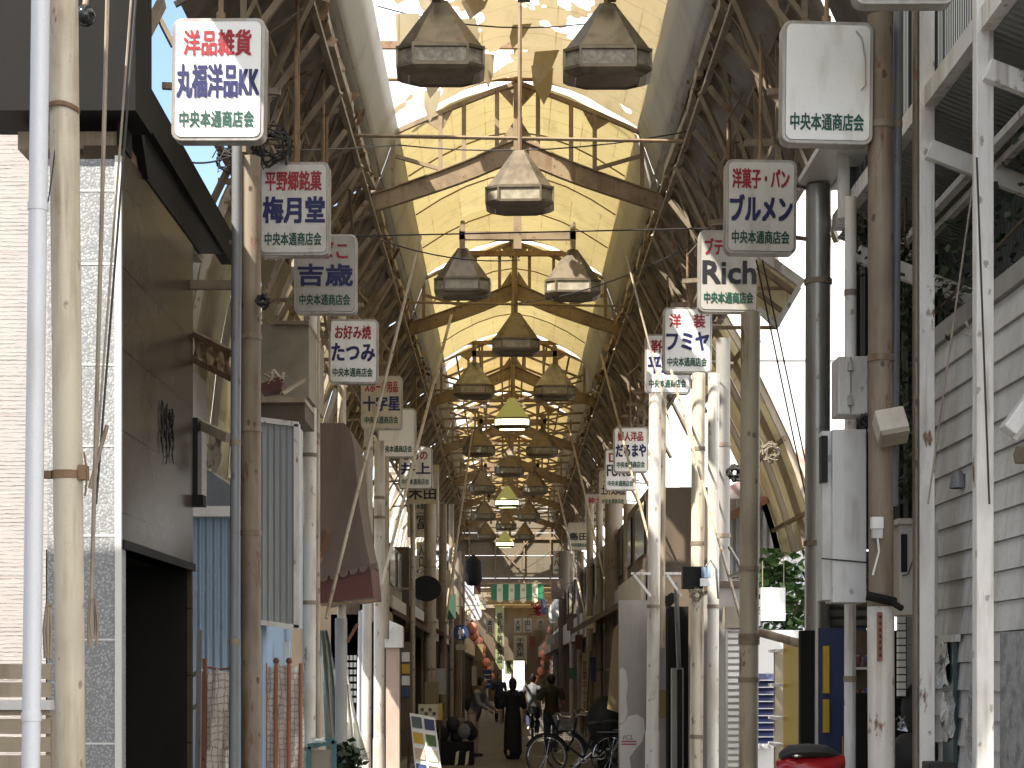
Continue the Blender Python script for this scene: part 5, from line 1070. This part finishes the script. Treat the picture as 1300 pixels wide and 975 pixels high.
t = thing('oval_sign', 'big dark oval sign on a side arm', 'shop sign', P(541, 766, 35)); q = P(541, 747, 35); b = MB(); n = 28; b.prism([q + Vector((.29 * math.cos(2 * math.pi * i / n), 0, .25 * math.sin(2 * math.pi * i / n))) for i in range(n)], (0, .1, 0)); b.build('disc', 'black', t, bevel=.01); MB().bar(q + Vector((-.28, .05, 0)), q + Vector((-.6, .05, 0)), .04).build('arm', 'dark_steel', t)
t = thing('pedestrian_sign', 'round blue pedestrian road sign on a post', 'road sign', (PX(585, 44), 44, 0)); q = P(585, 803, 44); b = MB(); b.prism([q + Vector((.19 * math.cos(2 * math.pi * i / 24), 0, .19 * math.sin(2 * math.pi * i / 24))) for i in range(24)], (0, .02, 0)); b.build('disc', 'sign_blue', t)
b = MB()
def fig(dx, s):
    b.prism([q + Vector((dx + .028 * s * math.cos(a), -.006, .09 * s + .028 * s * math.sin(a))) for a in [k * .785 for k in range(8)]], (0, .003, 0)); b.prism([q + Vector((dx + x * s, -.006, z * s)) for x, z in ((-.035, .055), (.035, .055), (.045, -.03), (.02, -.04), (.025, -.13), (-.025, -.13), (-.02, -.04), (-.045, -.03))], (0, .003, 0))
fig(-.02, 1.15); fig(.055, .7); b.build('figures', 'plastic_white', t); MB().tube([(q.x, 44.05, 0), (q.x, 44.05, q.z + .2)], .03, 8).build('post', 'tan_pole', t); pbox(579, 592, 818, 825, 43.9, .02).build('plate', 'face_tan', t)
t = thing('blue_plate_sign', 'blue rectangular street sign with white lines on a thin white post', 'road sign', (PX(618, 55), 55, 0)); pbox(613, 624, 850, 874, 55, .03).build('plate', 'sign_blue', t); b = MB()
for i in range(3): b.box(P(614.5, 856 + i * 6, 54.98), P(622.5, 857.2 + i * 6, 54.97))
b.build('lines', 'plastic_white', t); MB().tube([(PX(618.5, 55), 55.05, 0), (PX(618.5, 55), 55.05, PZ(852, 55))], .03, 8).build('post', 'plastic_white', t)
# oval lamps in two receding rows
def oval(x, D, y, label):
    t = thing('oval_lamp', label, 'lamp', P(x, y, D), 'white oval lamps in receding rows'); q = P(x, y, D); b = MB(); n = 20; w2, h2 = .225, .40
    pts = [q + Vector((w2 * math.cos(a), 0, (h2 - w2) * (1 if math.sin(a) >= 0 else -1) + w2 * math.sin(a))) for a in [2 * math.pi * i / n for i in range(n)]]; b.prism(pts, (0, .14, 0)); b.build('panel', 'plastic_white', t); return t
NTH = ['nearest', 'second', 'third', 'fourth', 'fifth']
for i in range(5):
    D = 58 + 4.2 * i
    t = oval(643 + (594 - 643) * 58 / D * (1 + .004 * i), D, 853 - (853 - 753) * 58 / D, NTH[i] + ' white oval lamp of the row over the pedestrian sign')
    if i == 0: text('はんこ', 'red_ink', 0, -.17, .3, .07, -.004, t, weight=.02)
    t = oval(643 + (721 - 643) * 58 / D, D, 853 - (853 - 758) * 58 / D, NTH[i] + ' white oval lamp of the row beside the dark square post')
    if i == 0: text('くし', 'green', 0, -.02, .26, .13, -.004, t, weight=.02)
t = thing('dark_fan', 'dark cone shaped speaker over the nearest oval lamp', 'speaker', P(601, 740, 57)); MB().lathe([(.05, .5), (.25, .3), (.28, -.3), (.18, -.45)], c=P(601, 725, 57), n=12).build('cone', 'black_and_shade', t, smooth=True)
t = thing('brown_box', 'brown box sign hanging beside the oval lamp of the bicycle side', 'box', P(707, 759, 55)); pbox(700, 716, 735, 760, 55, .3).build('case', 'awning', t)
t = thing('striped_curtain', 'green and white striped shop curtain hung across the arcade', 'curtain', P(657, 768, 74.5)); xs = [623.5 + i * 7.4 for i in range(10)]
b = MB(); b2 = MB()
for i in range(9):
    g = i % 2 == 1; y1 = 766 if g else 763
    (b2 if g else b).prism([P(xs[i], 741, 74.5), P(xs[i + 1], 741, 74.5), P(xs[i + 1], y1 - 3, 74.5), P((xs[i] + xs[i + 1]) / 2, y1, 74.5), P(xs[i], y1 - 3, 74.5)], (0, .03, 0))
b.build('green_cloth', 'green', t); b2.build('white_cloth', 'paper', t); b = MB(); b.tube([P(620, 741, 74.5), P(694, 741, 74.5)], .02, 6); b.build('rod', 'wood', t)
for i in (1, 3, 5, 7): text('ひらの'[(i // 2) % 3], 'black_ink', (xs[i] + 3.7 - 657) / F * 74.5, (768 - 749) / F * 74.5, .12, .12, -.01, t, weight=.02)
for (x0, x1, y0, y1, D, m_, txt, lab) in ((652, 669, 807, 837, 79, 'paper', '千客万来', 'pale yellow paper banner with dark characters in the middle'), (629, 640, 770, 850, 80, 'paper_green', '祭礼奉納御神燈', 'tall olive banner hanging over the walkers'), (641, 651, 838, 856, 84, 'paper_green', '夏祭', 'small olive banner under the tall one'),
                                         (617, 627, 785, 805, 77.5, 'face_tan', '本日', 'brown lettered panel beside the first lantern string'), (653, 662, 785, 803, 77.6, 'face_tan', '大売', 'brown lettered panel in the middle of the row'), (664, 675, 785, 803, 77.7, 'face_tan', '出し', 'brown lettered panel next to the middle one'), (682, 690, 786, 800, 77.8, 'face_tan', '中元', 'brown lettered panel beside the second lantern string')):
    board(x0, x1, y0, y1, D, .02, m_, txt, 'black_ink', lab, cat='banner', name='hanging_banner', tw=.6)
def lantern(x, y, D, group, label, s=1.):
    q = P(x, y, D); key = 'L'
    if key not in protos:
        t = thing('paper_lantern', label, 'lantern', (0, 0, 0)); prof = []
        for i in range(15): a = math.pi * (.08 + .84 * i / 14); prof.append((.2 * math.sin(a) + (.006 if i % 2 else 0), .22 * math.cos(a)))
        MB().lathe(prof, n=14).build('paper_body', 'lantern', t, smooth=True); MB().lathe([(.06, .25), (.07, .21), (.07, .20)], n=10).lathe([(.07, -.2), (.07, -.22), (.05, -.25)], n=10).build('rings', 'lantern_band', t); protos[key] = t; o = t
    else: o = copy_tree(protos[key])
    o.location = q; o['label'] = label; o['group'] = group; o.rotation_euler.z = random.uniform(0, 3); s = random.uniform(1.0, 1.25); o.scale = (s, s, s)
for i in range(8):
    D = 78 + 3.2 * i; f_ = i / 7
    lantern(598 + 26 * f_ + random.uniform(-2, 2), 797 + 62 * f_, D, 'red lanterns on the pedestrian sign side', 'red paper lantern in the string under the oval lamps on the pedestrian sign side')
    lantern(705 - 22 * f_ + random.uniform(-2, 2), 790 + 72 * f_, D, 'red lanterns on the bicycle side', 'red paper lantern in the string beside the dark square post')
for k_, (xx, yy) in enumerate(((599, 795), (704, 800))): strut(xx, yy - 10, 78, xx + (26 if k_ == 0 else -22), 855, 101, .015, 'cable', 'cord carrying the lanterns ' + ('of the pedestrian sign side' if k_ == 0 else 'of the bicycle side'), 'lantern_cord', 'cord')
random.seed(4); leaves('paper_flowers', 'yellow and green paper flowers above the first lantern string', 'decoration', [P(594 + random.uniform(-6, 8), 780 + random.uniform(-5, 5), 62) for _ in range(8)], 70, .09, 'paper', (.05, .05, .05), 4)
leaves('red_streamers', 'bunch of red streamers hanging by the striped curtain end', 'decoration', [P(684 + random.uniform(-7, 7), 775 + random.uniform(-7, 6), 63) for _ in range(8)], 90, .10, 'red_ink', (.06, .05, .06), 9)
# unseen block added outside the view to shade the cream pole
t = thing('pole_shade_block', 'plain unseen block added beyond the edge of the view to shade the cream pole', 'house', (-6, 4, 0)); MB().box((-9, -3, 0), (-3.7, 9.0, 7.6)).build('wall', 'mortar', t)
# bright far end, with a wall added to cut its brightness down
t = thing('far_end_blocker', 'dark wall added to narrow the bright opening of the far arcade', 'archway', (0, 106, 0)); b = MB(); b.box((-3, 106, 2.35), (3.2, 106.3, 5.6)); b.box((-3, 106, 0), (-.25, 106.3, 2.35)); b.box((1.05, 106, 0), (3.2, 106.3, 2.35)); b.build('wall', 'wood_dark', t); MB().box((.25, 105.9, 0), (.42, 106.2, 2.35)).build('mullion', 'wood_dark', t)
t = thing('far_house', 'sunlit pale house closing the bright far end of the arcade', 'house', (0, 170, 0)); MB().box((-12, 172, 0), (14, 180, 6)).build('wall', 'white_wall', t); MB().box((-12.5, 171.5, 6), (14.5, 180, 6.6)).build('roof', 'tile_roof', t)
# pillars, racks and boards at street level
def aboard(label, x0, x1, y0, y1, D):
    t = thing('magazine_stand', label, 'stand', P((x0 + x1) / 2, y1, D)); b = MB(); b.prism([P(x0, y0, D), P(x1, y0 + 6, D), P(x1 + 10, y1 + 4, D - .25), P(x0 + 8, y1, D - .25)], (0, .03, 0)); b.build('board', 'plastic_white', t)
    cols = ['teal_door', 'blue_dark', 'yellow', 'leaf', 'pink', 'paper', 'sign_blue', 'awning']; i = 0
    for r in range(4):
        for c_ in range(2):
            f0 = r / 4; xx = x0 + 2 + c_ * (x1 - x0) / 2 + 8 * f0; yy = y0 + 4 + r * (y1 - y0) / 4 + c_ * 3; b = MB(); dy = -.25 * f0 - .03
            b.prism([P(xx, yy, D + dy), P(xx + (x1 - x0) * .40, yy + 2, D + dy), P(xx + (x1 - x0) * .40 + 1.5, yy + (y1 - y0) * .2, D + dy - .05), P(xx + 1.5, yy + (y1 - y0) * .2 - 2, D + dy - .05)], (0, .008, 0)); b.build('poster', cols[i], t); i += 1
    MB().bar(P(x0 + 3, y0 + 4, D + .05), P(x0 - 3, y1 + 8, D + .5), .04).build('back_leg', 'wood_dark', t); return t
aboard('tilted white magazine stand with two columns of covers on the pavement', 520, 552, 905, 985, 30)
t = thing('poster_board', 'pale poster board with yellow edge behind the magazine stand', 'board', P(545, 915, 32)); pbox(531, 561, 894, 914, 32, .03).build('panel', 'paper', t); pbox(557, 561.5, 893, 914, 31.98, .03).build('yellow_edge', 'yellow', t); b = MB()
for i in range(4): b.box(P(534 + i * 5, 899 + (i % 2) * 5, 31.99), P(538 + i * 5, 903 + (i % 2) * 5, 31.98))
b.build('pictures', 'awning', t); b = MB(); b.bar(P(533, 914, 32.02), P(533, 970, 32.02), .03); b.bar(P(558, 914, 32.02), P(558, 970, 32.02), .03); b.build('leg', 'wood_dark', t)
t = thing('notice_rack', 'row of small white notices pinned on the dark pillar by the pink column', 'notices', P(515, 900, 31)); pbox(509, 523, 815, 960, 31.2, .2).build('board', 'wood_dark', t)
for i, m_ in enumerate(('plastic_white', 'yellow', 'plastic_white', 'sign_blue')):
    pbox(510, 520, 828 + i * 15, 840 + i * 15, 31.17, .02).build('notice', m_, t)
t = thing('cream_nobori', 'narrow cream upright flag with characters beside the parked bicycles', 'flag', P(742, 910, 37)); MB().prism([P(739, 828, 37), P(748, 830, 37), P(744, 910, 37), P(737, 908, 37)], (0, .02, 0)).build('cloth', 'paper', t); text('営業中です', 'red_ink', 0, .65, .09, 1.0, -.01, t, vertical=True, weight=.01); MB().tube([P(750, 826, 37.05), P(741, 968, 37.05)], .015, 6).build('pole', 'wood_dark', t)
t = thing('yellow_board', 'ochre wooden board leaning behind the printed hoarding', 'board', P(778, 900, 27)); MB().prism([P(771, 900, 27), P(786, 905, 27), P(786, 790, 27), P(779, 800, 27)], (0, .05, 0)).build('board', 'ochre', t)
leaves('potted_plant', 'dark leafy potted plant at the foot of the awning posts', 'plant', [P(432 + random.uniform(-12, 22), 962 + random.uniform(-12, 8), 21.5) for _ in range(14)], 240, .10, 'leaf_dark', (.06, .08, .05), 12, stems=[([P(435, 1030, 21.5), P(433, 960, 21.5)], .012), ([P(435, 1020, 21.5), P(446, 960, 21.5)], .01)])
# ------------------------------------------------------------------ bicycles
def bicycle(label, loc, rz, group='bicycles parked in the arcade', basket=True, col='black'):
    t = thing('bicycle', label, 'bicycle', (0, 0, 0), group); rw = .33
    for x in (-.53, .53):
        b = MB(); b.tube([(x + rw * math.cos(a), 0, rw + rw * math.sin(a)) for a in [k * math.pi / 14 for k in range(29)]], .017, 6, caps=False); wh = b.build('wheel', 'rubber', t, smooth=True)
        b = MB(); b.tube([(x + (rw - .03) * math.cos(a), 0, rw + (rw - .03) * math.sin(a)) for a in [k * math.pi / 14 for k in range(29)]], .010, 5, caps=False); b.tube([(x, -.05, rw), (x, .05, rw)], .022, 8)
        for i in range(18): a = i * math.pi / 9; b.tube([(x, .02 * (-1) ** i, rw), (x + (rw - .03) * math.cos(a), 0, rw + (rw - .03) * math.sin(a))], .0022, 4)
        r_ = b.build('rim', 'chrome', wh)
        b = MB(); b.tube([(x + (rw + .035) * math.cos(a), 0, rw + (rw + .035) * math.sin(a)) for a in [k * math.pi / 14 for k in range(2, 14)]], .02, 5); b.build('mudguard', col, t, smooth=True)
    b = MB(); bb = (-.08, 0, .29); b.tube([bb, (-.24, 0, .78)], .016, 8); b.tube([bb, (.36, 0, .62)], .018, 8); b.tube([(.40, 0, .52), (.33, 0, .92)], .017, 8); b.tube([(-.53, .03, rw), (-.2, .02, .62)], .011, 6); b.tube([(-.53, .03, rw), bb], .012, 6); b.tube([(-.53, -.03, rw), (-.2, -.02, .62)], .011, 6); b.tube([(.53, .04, rw), (.40, .02, .55)], .012, 6); b.tube([(.53, -.04, rw), (.40, -.02, .55)], .012, 6); b.build('frame', col, t, smooth=True)
    b = MB(); b.tube([(.30, -.27, .98), (.34, -.2, 1.03), (.35, 0, 1.0), (.34, .2, 1.03), (.30, .27, .98), (.16, .29, .97)], .012, 6); b.tube([(.16, -.29, .97), (.30, -.27, .98)], .012, 6); b.tube([(.33, 0, .9), (.35, 0, 1.0)], .014, 6); b.build('handlebar', 'chrome', t, smooth=True)
    b = MB(); b.ball((-.25, 0, .86), .12, 10, (1.15, .85, .32)); b.tube([(-.24, 0, .76), (-.25, 0, .84)], .013, 6); b.build('saddle', 'rubber', t, smooth=True)
    b = MB(); b.lathe([(.085, -.006), (.085, .006), (.06, .006)], c=(0, 0, 0), n=14); b.v = [Vector((v.x - .08, v.z - .05, v.y + .29)) for v in b.v]; b.bar((-.08, -.06, .29), (.05, -.07, .18), .02); b.bar((-.08, .06, .29), (-.21, .07, .40), .02); b.box((.02, -.12, .165), (.09, -.07, .19)); b.box((-.25, .07, .39), (-.18, .12, .41)); b.build('crank', 'chrome', t)
    if basket:
        b = MB()
        for z in (.72, .80, .88, .96):
            w2 = .13 + (z - .72) * .25; b.tube([(.42, -w2, z), (.42 + w2 * 1.6, -w2, z), (.42 + w2 * 1.6, w2, z), (.42, w2, z), (.42, -w2, z)], .005, 4)
        for i in range(6):
            s_ = -1 + 2 * i / 5; b.tube([(.42 + .21, .13 * s_, .72), (.42 + .305, .19 * s_, .96)], .004, 4); b.tube([(.42 + .1 * (s_ + 1), -.13, .72), (.42 + .15 * (s_ + 1), -.19, .96)], .004, 4); b.tube([(.42 + .1 * (s_ + 1), .13, .72), (.42 + .15 * (s_ + 1), .19, .96)], .004, 4)
        b.build('basket', 'steel_grey', t)
        b = MB(); b.ball((.44, 0, .66), .045, 8); b.build('headlight', 'chrome', t, smooth=True)
    b = MB(); b.bar((-.3, .06, .72), (-.75, .06, .72), .012); b.bar((-.3, -.06, .72), (-.75, -.06, .72), .012)
    for i in range(5): b.bar((-.35 - i * .09, -.06, .72), (-.35 - i * .09, .06, .72), .012)
    b.tube([(-.7, .07, .72), (-.53, .04, rw)], .007, 5); b.tube([(-.7, -.07, .72), (-.53, -.04, rw)], .007, 5); b.build('rear_rack', 'steel_grey', t)
    t.location = loc; t.rotation_euler.z = rz; return t
bicycle('black bicycle parked sideways nearest, its big front wheel facing the walkway', (PX(735, 29.5), 29.5, 0), R(184), basket=False)
bicycle('black shopping bicycle with basket close behind the nearest one', (PX(757, 30.6), 30.7, 0), R(172))
bicycle('dark bicycle with basket leaning against the brown shop', (PX(758, 32), 32.4, 0), R(160), col='steel_grey')
t = thing('draped_stroller', 'dark hooded shape of covered goods behind the parked bicycles', 'covered goods', (PX(771, 31.6), 31.9, 0)); MB().ball((PX(771, 31.6), 31.9, .85), .42, 14, (.85, .8, 1.05)).build('cover', 'rubber', t, smooth=True); MB().box((PX(760, 31.6), 31.7, 0), (PX(784, 31.6), 32.1, .6)).build('base', 'black_and_shade', t)
t = thing('bag_stand', 'low stand of dark bags with two paper price tags by the walker in beige', 'stall', (PX(580, 33), 33, 0)); random.seed(9)
MB().box((PX(558, 33), 33, 0), (PX(601, 33), 33.7, .42)).build('base', 'black_and_shade', t)
for i in range(9):
    MB().ball((PX(561 + 4.6 * i, 33), 33.2 + .1 * (i % 3), .52 + .14 * (i % 2) + .1 * random.random()), .13, 10, (1, .9, 1.15)).build('bag', ['cloth_black', 'awning', 'cloth_grey', 'rubber'][i % 4], t, smooth=True)
for x in (577, 590): MB().prism([P(x, 972, 32.5), P(x + 4, 970, 32.5), P(x + 6, 953, 32.55), P(x + 2, 955, 32.55)], (0, .01, 0)).build('price_tag', 'paper', t)

# ------------------------------------------------------------------ people: one continuous remeshed body each
def limb(b, pts, rad, n=10):
    pts = [Vector(p) for p in pts]; out = []; rr = []
    for i in range(len(pts) - 1):
        for k_ in range(4): out.append(pts[i].lerp(pts[i + 1], k_ / 4)); rr.append(rad[i] + (rad[i + 1] - rad[i]) * k_ / 4)
    out.append(pts[-1]); rr.append(rad[-1]); b.tube(out, rr, n)
    b.ball(pts[0], rad[0], 8); b.ball(pts[-1], rad[-1], 8)
def remesh(b, name, mat, parent, vox):
    o = b.build(name, mat, parent); m = o.modifiers.new('r', 'REMESH'); m.mode = 'VOXEL'; m.voxel_size = vox; m.use_smooth_shade = True
    s_ = o.modifiers.new('s', 'SMOOTH'); s_.factor = .5; s_.iterations = 3
    bpy.context.view_layer.update(); dg = bpy.context.evaluated_depsgraph_get(); me = bpy.data.meshes.new_from_object(o.evaluated_get(dg)); o.modifiers.clear(); old = o.data; o.data = me; me.materials.clear(); me.materials.append(M[mat]); bpy.data.meshes.remove(old)
    for p in me.polygons: p.use_smooth = True
    return o
def person(label, loc, rz, H, legs, arms, garments, lean=0., hair='short', headturn=0., seat=False):
    """legs: for each side (hip offset) [knee, ankle] in front(y-) units; arms: [elbow, wrist]; built facing -Y then turned by rz; unit height 1.7 scaled to H"""
    k_ = H / 1.7; t = thing('person', label, 'person', (0, 0, 0)); V = Vector
    sh = V((0, lean * -.45, 1.40)); hipz = .90
    body = MB()
    limb(body, [(0, 0, hipz), (0, lean * -.2, 1.12), (0, lean * -.42, 1.36)], [.13, .125, .135]); body.ball((0, lean * -.4, 1.34), .16, 12, (1.1, .62, .7)); body.ball((0, 0, .93), .155, 12, (1.05, .75, .8))
    limb(body, [(0, lean * -.45, 1.38), (0, lean * -.52 - .01, 1.52)], [.06, .052])
    hd = V((0, lean * -.6 - .015, 1.605)); body.ball(hd, .098, 14, (.78, .95, 1.18)); body.ball(hd + V((0, -.02, -.06)), .07, 10, (.8, .9, .8))
    body.ball(hd + V((0, -.098, -.005)), .016, 8, (.8, 1.1, 1.4)); body.ball(hd + V((0, -.086, -.055)), .02, 8, (1.2, .5, .4))
    for s in (-1, 1): body.ball(hd + V((s * .078, .005, 0)), .022, 8, (.4, .8, 1.2)); body.ball(hd + V((s * .032, -.082, .018)), .012, 8)
    J = {}
    for i, s in enumerate((-1, 1)):
        kn, an = legs[i]; hp = V((s * .09, 0, hipz - .02)); kn = V(kn); an = V(an)
        limb(body, [hp, kn, an], [.085, .055, .038]); limb(body, [an + V((0, .03, -.03)), an + V((0, -.13, -.05))], [.04, .035]); J['leg', i] = (hp, kn, an)
        el, wr = V(arms[i][0]), V(arms[i][1]); so_ = V((s * .185, lean * -.42, 1.385)); limb(body, [so_, el, wr], [.052, .042, .027]); J['arm', i] = (so_, el, wr)
        d = (wr - el).normalized(); side = V((s, 0, 0)); lat = d.cross(side).normalized(); palm = wr + d * .05
        limb(body, [wr, palm + d * .02], [.026, .036])
        for f_ in range(4):
            o_ = palm + d * .03 + lat * (-.03 + .02 * f_); l_ = (.065, .075, .07, .055)[f_]; limb(body, [o_, o_ + d * l_ * .55 - side * .004, o_ + d * l_ * .9 - side * .02], [.0095, .009, .008], 6)
        o_ = wr + d * .03 - lat * .03; limb(body, [o_, o_ - lat * .025 + d * .03, o_ - lat * .025 + d * .06], [.011, .010, .009], 6)
    B = remesh(body, 'body', 'skin', t, .0085)
    h = MB(); h.ball(hd + V((0, .018, .022)), .108, 14, (.86, .98, 1.12))
    if hair == 'bob':
        h.ball(hd + V((0, .04, -.05)), .09, 12, (1.0, .8, 1.1))
    if hair == 'hat': h.lathe([(.19, -.01), (.12, .03), (.11, .12), (.07, .14)], c=hd + V((0, 0, .03)), n=14)
    cut = MB(); hv = []
    remesh(h, 'hair', 'hair', t, .014).location.y = .012
    for g, mat in garments:
        c = MB()
        if g == 'top' or g == 'vest':
            limb(c, [(0, .0, .88), (0, lean * -.2, 1.12), (0, lean * -.42, 1.36)], [.158, .148, .150]); c.ball((0, lean * -.41, 1.345), .185, 12, (1.12, .66, .66)); c.ball((0, 0, .92), .175, 12, (1.05, .8, .8))
            for i in range(2):
                so_, el, wr = J['arm', i]; e = so_.lerp(el, .75) if g == 'top' else so_.lerp(el, .25); limb(c, [so_, e], [.07, .062])
        if g == 'long':
            limb(c, [(0, 0, .88), (0, lean * -.2, 1.12), (0, lean * -.42, 1.36)], [.158, .148, .150]); c.ball((0, lean * -.41, 1.345), .185, 12, (1.12, .66, .66))
            for i in range(2): so_, el, wr = J['arm', i]; limb(c, [so_, el, el.lerp(wr, .9)], [.068, .058, .042])
        if g == 'dress':
            limb(c, [(0, 0, 1.36), (0, 0, 1.12), (0, 0, .9), (0, .01, .5), (0, .02, .16)], [.152, .150, .185, .20, .205]); c.ball((0, 0, 1.345), .185, 12, (1.15, .68, .66))
            for i in range(2): so_, el, wr = J['arm', i]; limb(c, [so_, so_.lerp(el, .9)], [.078, .075])
        if g == 'trousers':
            c.ball((0, 0, .90), .172, 12, (1.05, .8, .75))
            for i in range(2): hp, kn, an = J['leg', i]; limb(c, [hp, kn, an + V((0, 0, .03))], [.105, .08, .066])
        if g == 'shoes':
            for i in range(2): an = J['leg', i][2]; limb(c, [an + V((0, .04, -.045)), an + V((0, -.15, -.055))], [.048, .043])
        if g == 'bag': c.ball((.0, .16 + lean * -.2, 1.12), .17, 12, (.9, .6, 1.2)); 
        remesh(c, {'top': 'shirt', 'vest': 'vest', 'long': 'jacket', 'dress': 'dress', 'trousers': 'trousers', 'shoes': 'shoes', 'bag': 'rucksack'}[g], mat, t, .014)
    t.location = loc; t.rotation_euler.z = rz; t.scale = (k_, k_, k_); return t
legs_walk = [((-.09, -.10, .48), (-.09, .02, .085)), ((.09, .02, .47), (.09, .20, .10))]
legs_stand = [((-.10, -.02, .47), (-.11, .0, .08)), ((.10, -.01, .47), (.11, .01, .08))]
arms_hang = [((-.25, .03, 1.10), (-.25, -.05, .86)), ((.25, .03, 1.10), (.25, -.03, .86))]
person('person in a long black dress walking away in the middle of the arcade', (PX(651, 35.4), 35.4, 0), R(180), 1.55, legs_walk, arms_hang, [('dress', 'cloth_black'), ('shoes', 'rubber')], hair='bob')
person('person in dark olive shirt and black trousers walking away near the bicycles', (PX(700, 38), 38, 0), R(176), 1.62, legs_walk, [((-.27, .05, 1.12), (-.22, -.12, .95)), ((.27, .05, 1.12), (.24, -.10, .92))], [('top', 'cloth_olive'), ('trousers', 'cloth_denim'), ('shoes', 'rubber')])
person('person in beige vest bending over the bags beside the walkway', (PX(601, 36.5), 36.5, 0), R(68), 1.58, legs_stand, [((-.24, -.22, 1.15), (-.2, -.42, 1.02)), ((.24, -.22, 1.15), (.2, -.42, 1.02))], [('long', 'cloth_grey'), ('vest', 'cloth_tan'), ('trousers', 'pink'), ('shoes', 'rubber'), ('bag', 'cloth_black')], lean=.35)
D = 44; xb = PX(676, D)
bicycle('bicycle being ridden away between the two walkers in dark clothes', (xb, D, 0), R(88), group='ridden bicycle')
person('person in grey shirt riding a bicycle away between the two walkers', (xb - .0, D - .22, .0), R(178), 1.62, [((-.12, -.30, .62), (-.10, -.12, .24)), ((.12, -.26, .72), (.10, -.16, .40))], [((-.26, -.22, 1.16), (-.25, -.50, 1.02)), ((.26, -.22, 1.16), (.25, -.50, 1.02))], [('top', 'cloth_grey'), ('trousers', 'cloth_denim'), ('shoes', 'plastic_white')], lean=.2)
person('small figure in dark clothes far off beside the blue plate sign', (PX(634, 62), 62, 0), R(10), 1.6, legs_stand, arms_hang, [('top', 'cloth_denim'), ('trousers', 'cloth_black'), ('shoes', 'rubber')])
# ------------------------------------------------------------------ small clutter of the far street
random.seed(33)
CL = ['red_paint', 'paper', 'dull_blue', 'face_grey', 'ochre', 'dull_green', 'face_tan', 'awning']
spots = [(606, 745, 58), (613, 768, 70), (690, 770, 70), (699, 812, 60), (608, 828, 52), (573, 770, 43), (566, 735, 41), (726, 790, 50), (735, 815, 44), (748, 790, 39), (757, 850, 37), (560, 865, 38), (548, 880, 35), (728, 855, 47), (602, 858, 55), (694, 845, 66), (676, 815, 84), (637, 800, 86), (668, 848, 92), (625, 845, 90)]
kinds = ['red', 'cream', 'dull blue', 'grey', 'ochre', 'green', 'tan', 'brown']
where = ['under the dark cone speaker', 'beside the brown lettered panel of the lantern string', 'by the red streamers', 'beside the second lantern string', 'behind the walker in beige', 'next to the slim post of the pedestrian sign', 'beside the dark brown post', 'below the plain tan sign', 'at the foot of the brown post', 'under the menswear sign', 'above the parked bicycles', 'near the poster board', 'above the magazine stand', 'over the olive shirted walker', 'near the blue plate sign', 'low beside the second lantern string', 'behind the yellow paper banner', 'behind the tall olive banner', 'over the ridden bicycle', 'over the small far figure']
for i, (x, y, D) in enumerate(spots):
    m = CL[i % 8]; w_ = random.uniform(.14, .28); h_ = random.uniform(.25, .6); p = P(x, y, D)
    t = thing('small_shop_sign', 'small %s sign plate hanging %s' % (kinds[i % 8], where[i]), 'shop sign', p)
    MB().box(p + Vector((-w_ / 2, 0, -h_ / 2)), p + Vector((w_ / 2, .06, h_ / 2))).build('plate', m, t)
    b = MB(); b.bar(p + Vector((0, .03, h_ / 2)), p + Vector((0, .03, h_ / 2 + .3)), .02); b.build('hanger', 'dark_steel', t)
# extra leaning and hanging pipes of the tangled eaves
for i, (x, y0, y1, D, lab) in enumerate(((378, 0, 206, 15.6, 'rusty hanger pipe above the sweet shop sign'), (410, 70, 300, 17.6, 'dark hanger pipe over the tobacco sign'), (925, 70, 300, 17.9, 'dark hanger pipe over the boutique sign'), (447, 230, 410, 22.2, 'thin hanger pipe over the okonomiyaki sign'), (873, 230, 395, 22.6, 'thin hanger pipe over the dressmaker sign'))):
    t = mark(MB().tube([P(x, y0, D), P(x, y1, D)], .02, 8).build('hanger_tube', 'rust_steel', smooth=True), lab, 'pipe')
